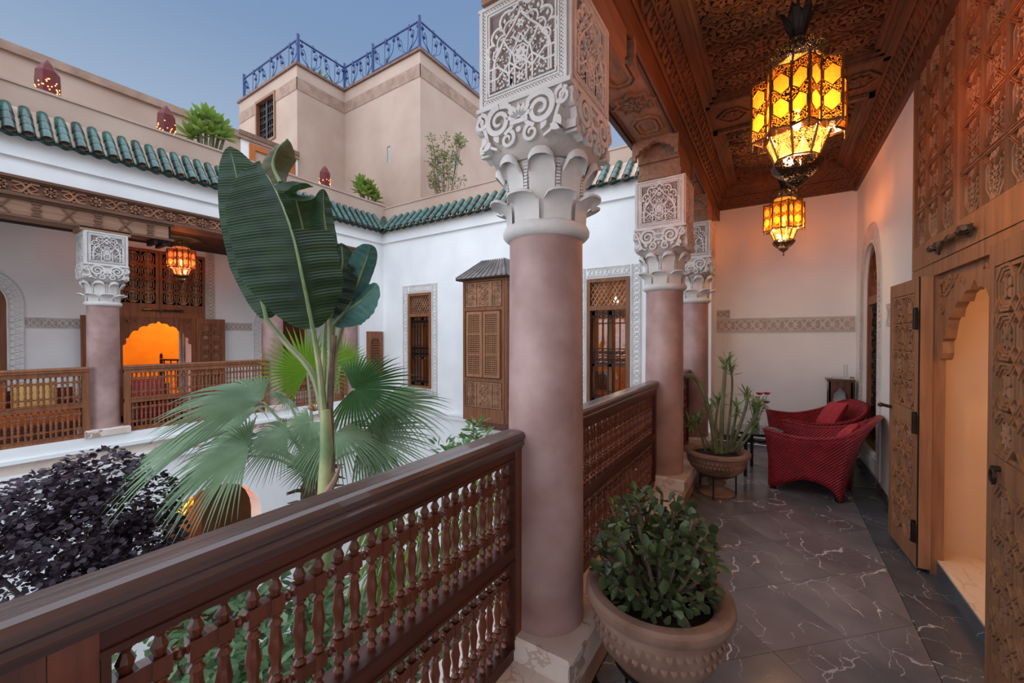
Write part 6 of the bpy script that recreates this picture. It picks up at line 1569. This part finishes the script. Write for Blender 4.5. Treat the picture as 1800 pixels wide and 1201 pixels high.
# ------------------------------------------------------------------ roof terrace plants
def rosette_plant(name, label, base, branches, l, w, m, nl=16, stem=SUCC, sr=.03):
    t = thing(name, label, 'plant', base); me = spoon(l, w, m, name + '_leaf', .3); rnd = random.Random(len(label))
    for e in branches:
        e = V(e); b = V(base); mid = b.lerp(e, .5) + V((0, 0, -.05)); pts = cat_rom([b, mid, e], 5); MB().tube(pts, [sr * (1 - .4 * i / len(pts)) for i in range(len(pts))], 7).build('stem', stem, t, smooth=True)
        ax = (e - mid).normalized(); s_ = ax.orthogonal().normalized(); q = ax.cross(s_)
        for k in range(nl):
            a = k * 2.4; el = -.1 + 1.2 * k / nl; d = (s_ * cos(a) + q * sin(a)) * cos(el) + ax * sin(el); put('leaf', me, t, loc=e - ax * .05 * (1 - k / nl), rot=orient(d), scale=rnd.uniform(.85, 1.15))
    return t
YG = leafmat('terrace_leaf', C(74, 104, 38), C(118, 142, 64), rough=.45, tr=.3, rand=.25)
def sx_(u, v, x): r = spot_at(u, v, 1) - CAM_POS; return CAM_POS + r * (x / r.x)
def sy_(u, v, y): r = spot_at(u, v, 1) - CAM_POS; return CAM_POS + r * (y / r.y)
b = sx_(362, 268, -8.35); rosette_plant('rooftop_succulent', 'rosette leaved succulent on the left terrace parapet', (b.x, b.y, 4.12), [sx_(u, v, -8.35 + dx) for u, v, dx in ((345, 212, 0), (362, 204, .1), (378, 216, -.1), (335, 238, 0), (352, 228, .12), (395, 240, 0), (372, 235, .1), (388, 222, -.1))], .24, .045, YG, 18, sr=.035)
b = sx_(645, 352, -8.3); rosette_plant('rooftop_shrub', 'round yellow green leafy shrub at the foot of the tower', (b.x, b.y, 4.12), [sx_(u, v, -8.3 + dx) for u, v, dx in ((635, 322, 0), (648, 330, .05), (655, 342, 0), (640, 340, .1), (632, 334, 0), (660, 350, .05))], .24, .05, YG, 16)
tt = thing('potted_tree', 'thin twiggy small tree above the far parapet against the tower', 'tree', (sy_(783, 335, 6.72).x, 6.78, 4.12)); mb = MB(); tw_ = MB(); b = V((sy_(783, 335, 6.72).x, 6.72, 4.12)); rnd = random.Random(6)
for k in range(26):
    e = sy_(rnd.uniform(755, 812), rnd.uniform(242, 330), 6.78 + rnd.uniform(-.1, .1)); mid = b.lerp(e, .55) + V((rnd.uniform(-.05, .05), 0, -.05)); tw_.tube(cat_rom([b, mid, e], 4), .006, 4); foliage(mb, e, .11, .10, 26, .07, .022, rnd, 'oval', -.1, .1); foliage(mb, mid.lerp(e, .5), .08, .08, 14, .065, .02, rnd, 'oval', -.1, .1)
mb.build('foliage', leafmat('olive_leaf', C(104, 108, 72), C(142, 142, 100), rand=0), tt, kind='stuff'); tw_.build('twigs', BARK, tt)
b = V((-10.45, 6.35, 8.20)); rosette_plant('rooftop_agave', 'spiky agave behind the blue railing on the tower roof', tuple(b), [b + V((0, 0, .2))], .42, .035, leafmat('agave', C(60, 84, 52), C(92, 116, 78), rand=.1), 22)
t = thing('rooftop_cactus', 'column cactus behind the low blue railing on the tower roof', 'cactus', (-9.0, 7.5, 8.18)); CA = leafmat('cactus', C(56, 72, 56), C(84, 98, 76), tr=0)
for dx, h in ((0, 1.0), (.14, .45)): MB().lathe([(.05, 0), (.065, .1), (.06, h - .06), (.03, h), (0, h + .015)], 8, (-9.0 + dx, 7.5, 8.18)).build('stem', CA, t, smooth=True)

# ================================================================== SEATING ACROSS THE COURTYARD
def sofa(y0, y1, label, cm, cushions, x=-8.9):
    t = thing('sofa', label, 'sofa', (x, (y0 + y1) / 2, 0)); MB().box(x - .45, x + .3, y0, y1, .05, .28).build('base', WOODDZ, t); MB().box(x - .42, x + .28, y0 + .02, y1 - .02, .28, .42).build('seat', cm, t); MB().box(x - .45, x - .35, y0, y1, .28, .72).build('backrest', WOODDZ, t)
    for yy in (y0, y1 - .06): MB().box(x - .45, x + .3, yy, yy + .06, .0, .55).build('arm', WOODDZ, t)
    for k, (yy, m, lab) in enumerate(cushions):
        v_ = lean(0, .3); c = V((x - .14, yy, .64)); o = cushion(c, (0, 1, 0), v_, .42, .42, .16, lab); o.data.materials[0] = m; o['group'] = 'cushions across the courtyard'
ORC = mat('orange_cushion', C(182, 84, 36), C(200, 104, 50), rough=.9); YEC = mat('yellow_cushion', C(206, 160, 88), C(220, 178, 108), rough=.9); RDC = mat('crimson_cushion', C(150, 36, 44), C(170, 52, 58), rough=.9)
sofa(.35, 1.55, 'wooden sofa with orange seat behind the left balustrade across the courtyard', ORC, ((.64, ORC, 'orange cushion on the far sofa at the left edge'), (1.12, YEC, 'yellow cushion on the far sofa behind the balustrade')))
sofa(1.93, 2.57, 'crimson seat behind the balustrade below the orange doorway', RDC, ((2.25, RDC, 'crimson cushion behind the balustrade below the orange doorway'),), x=-8.3)
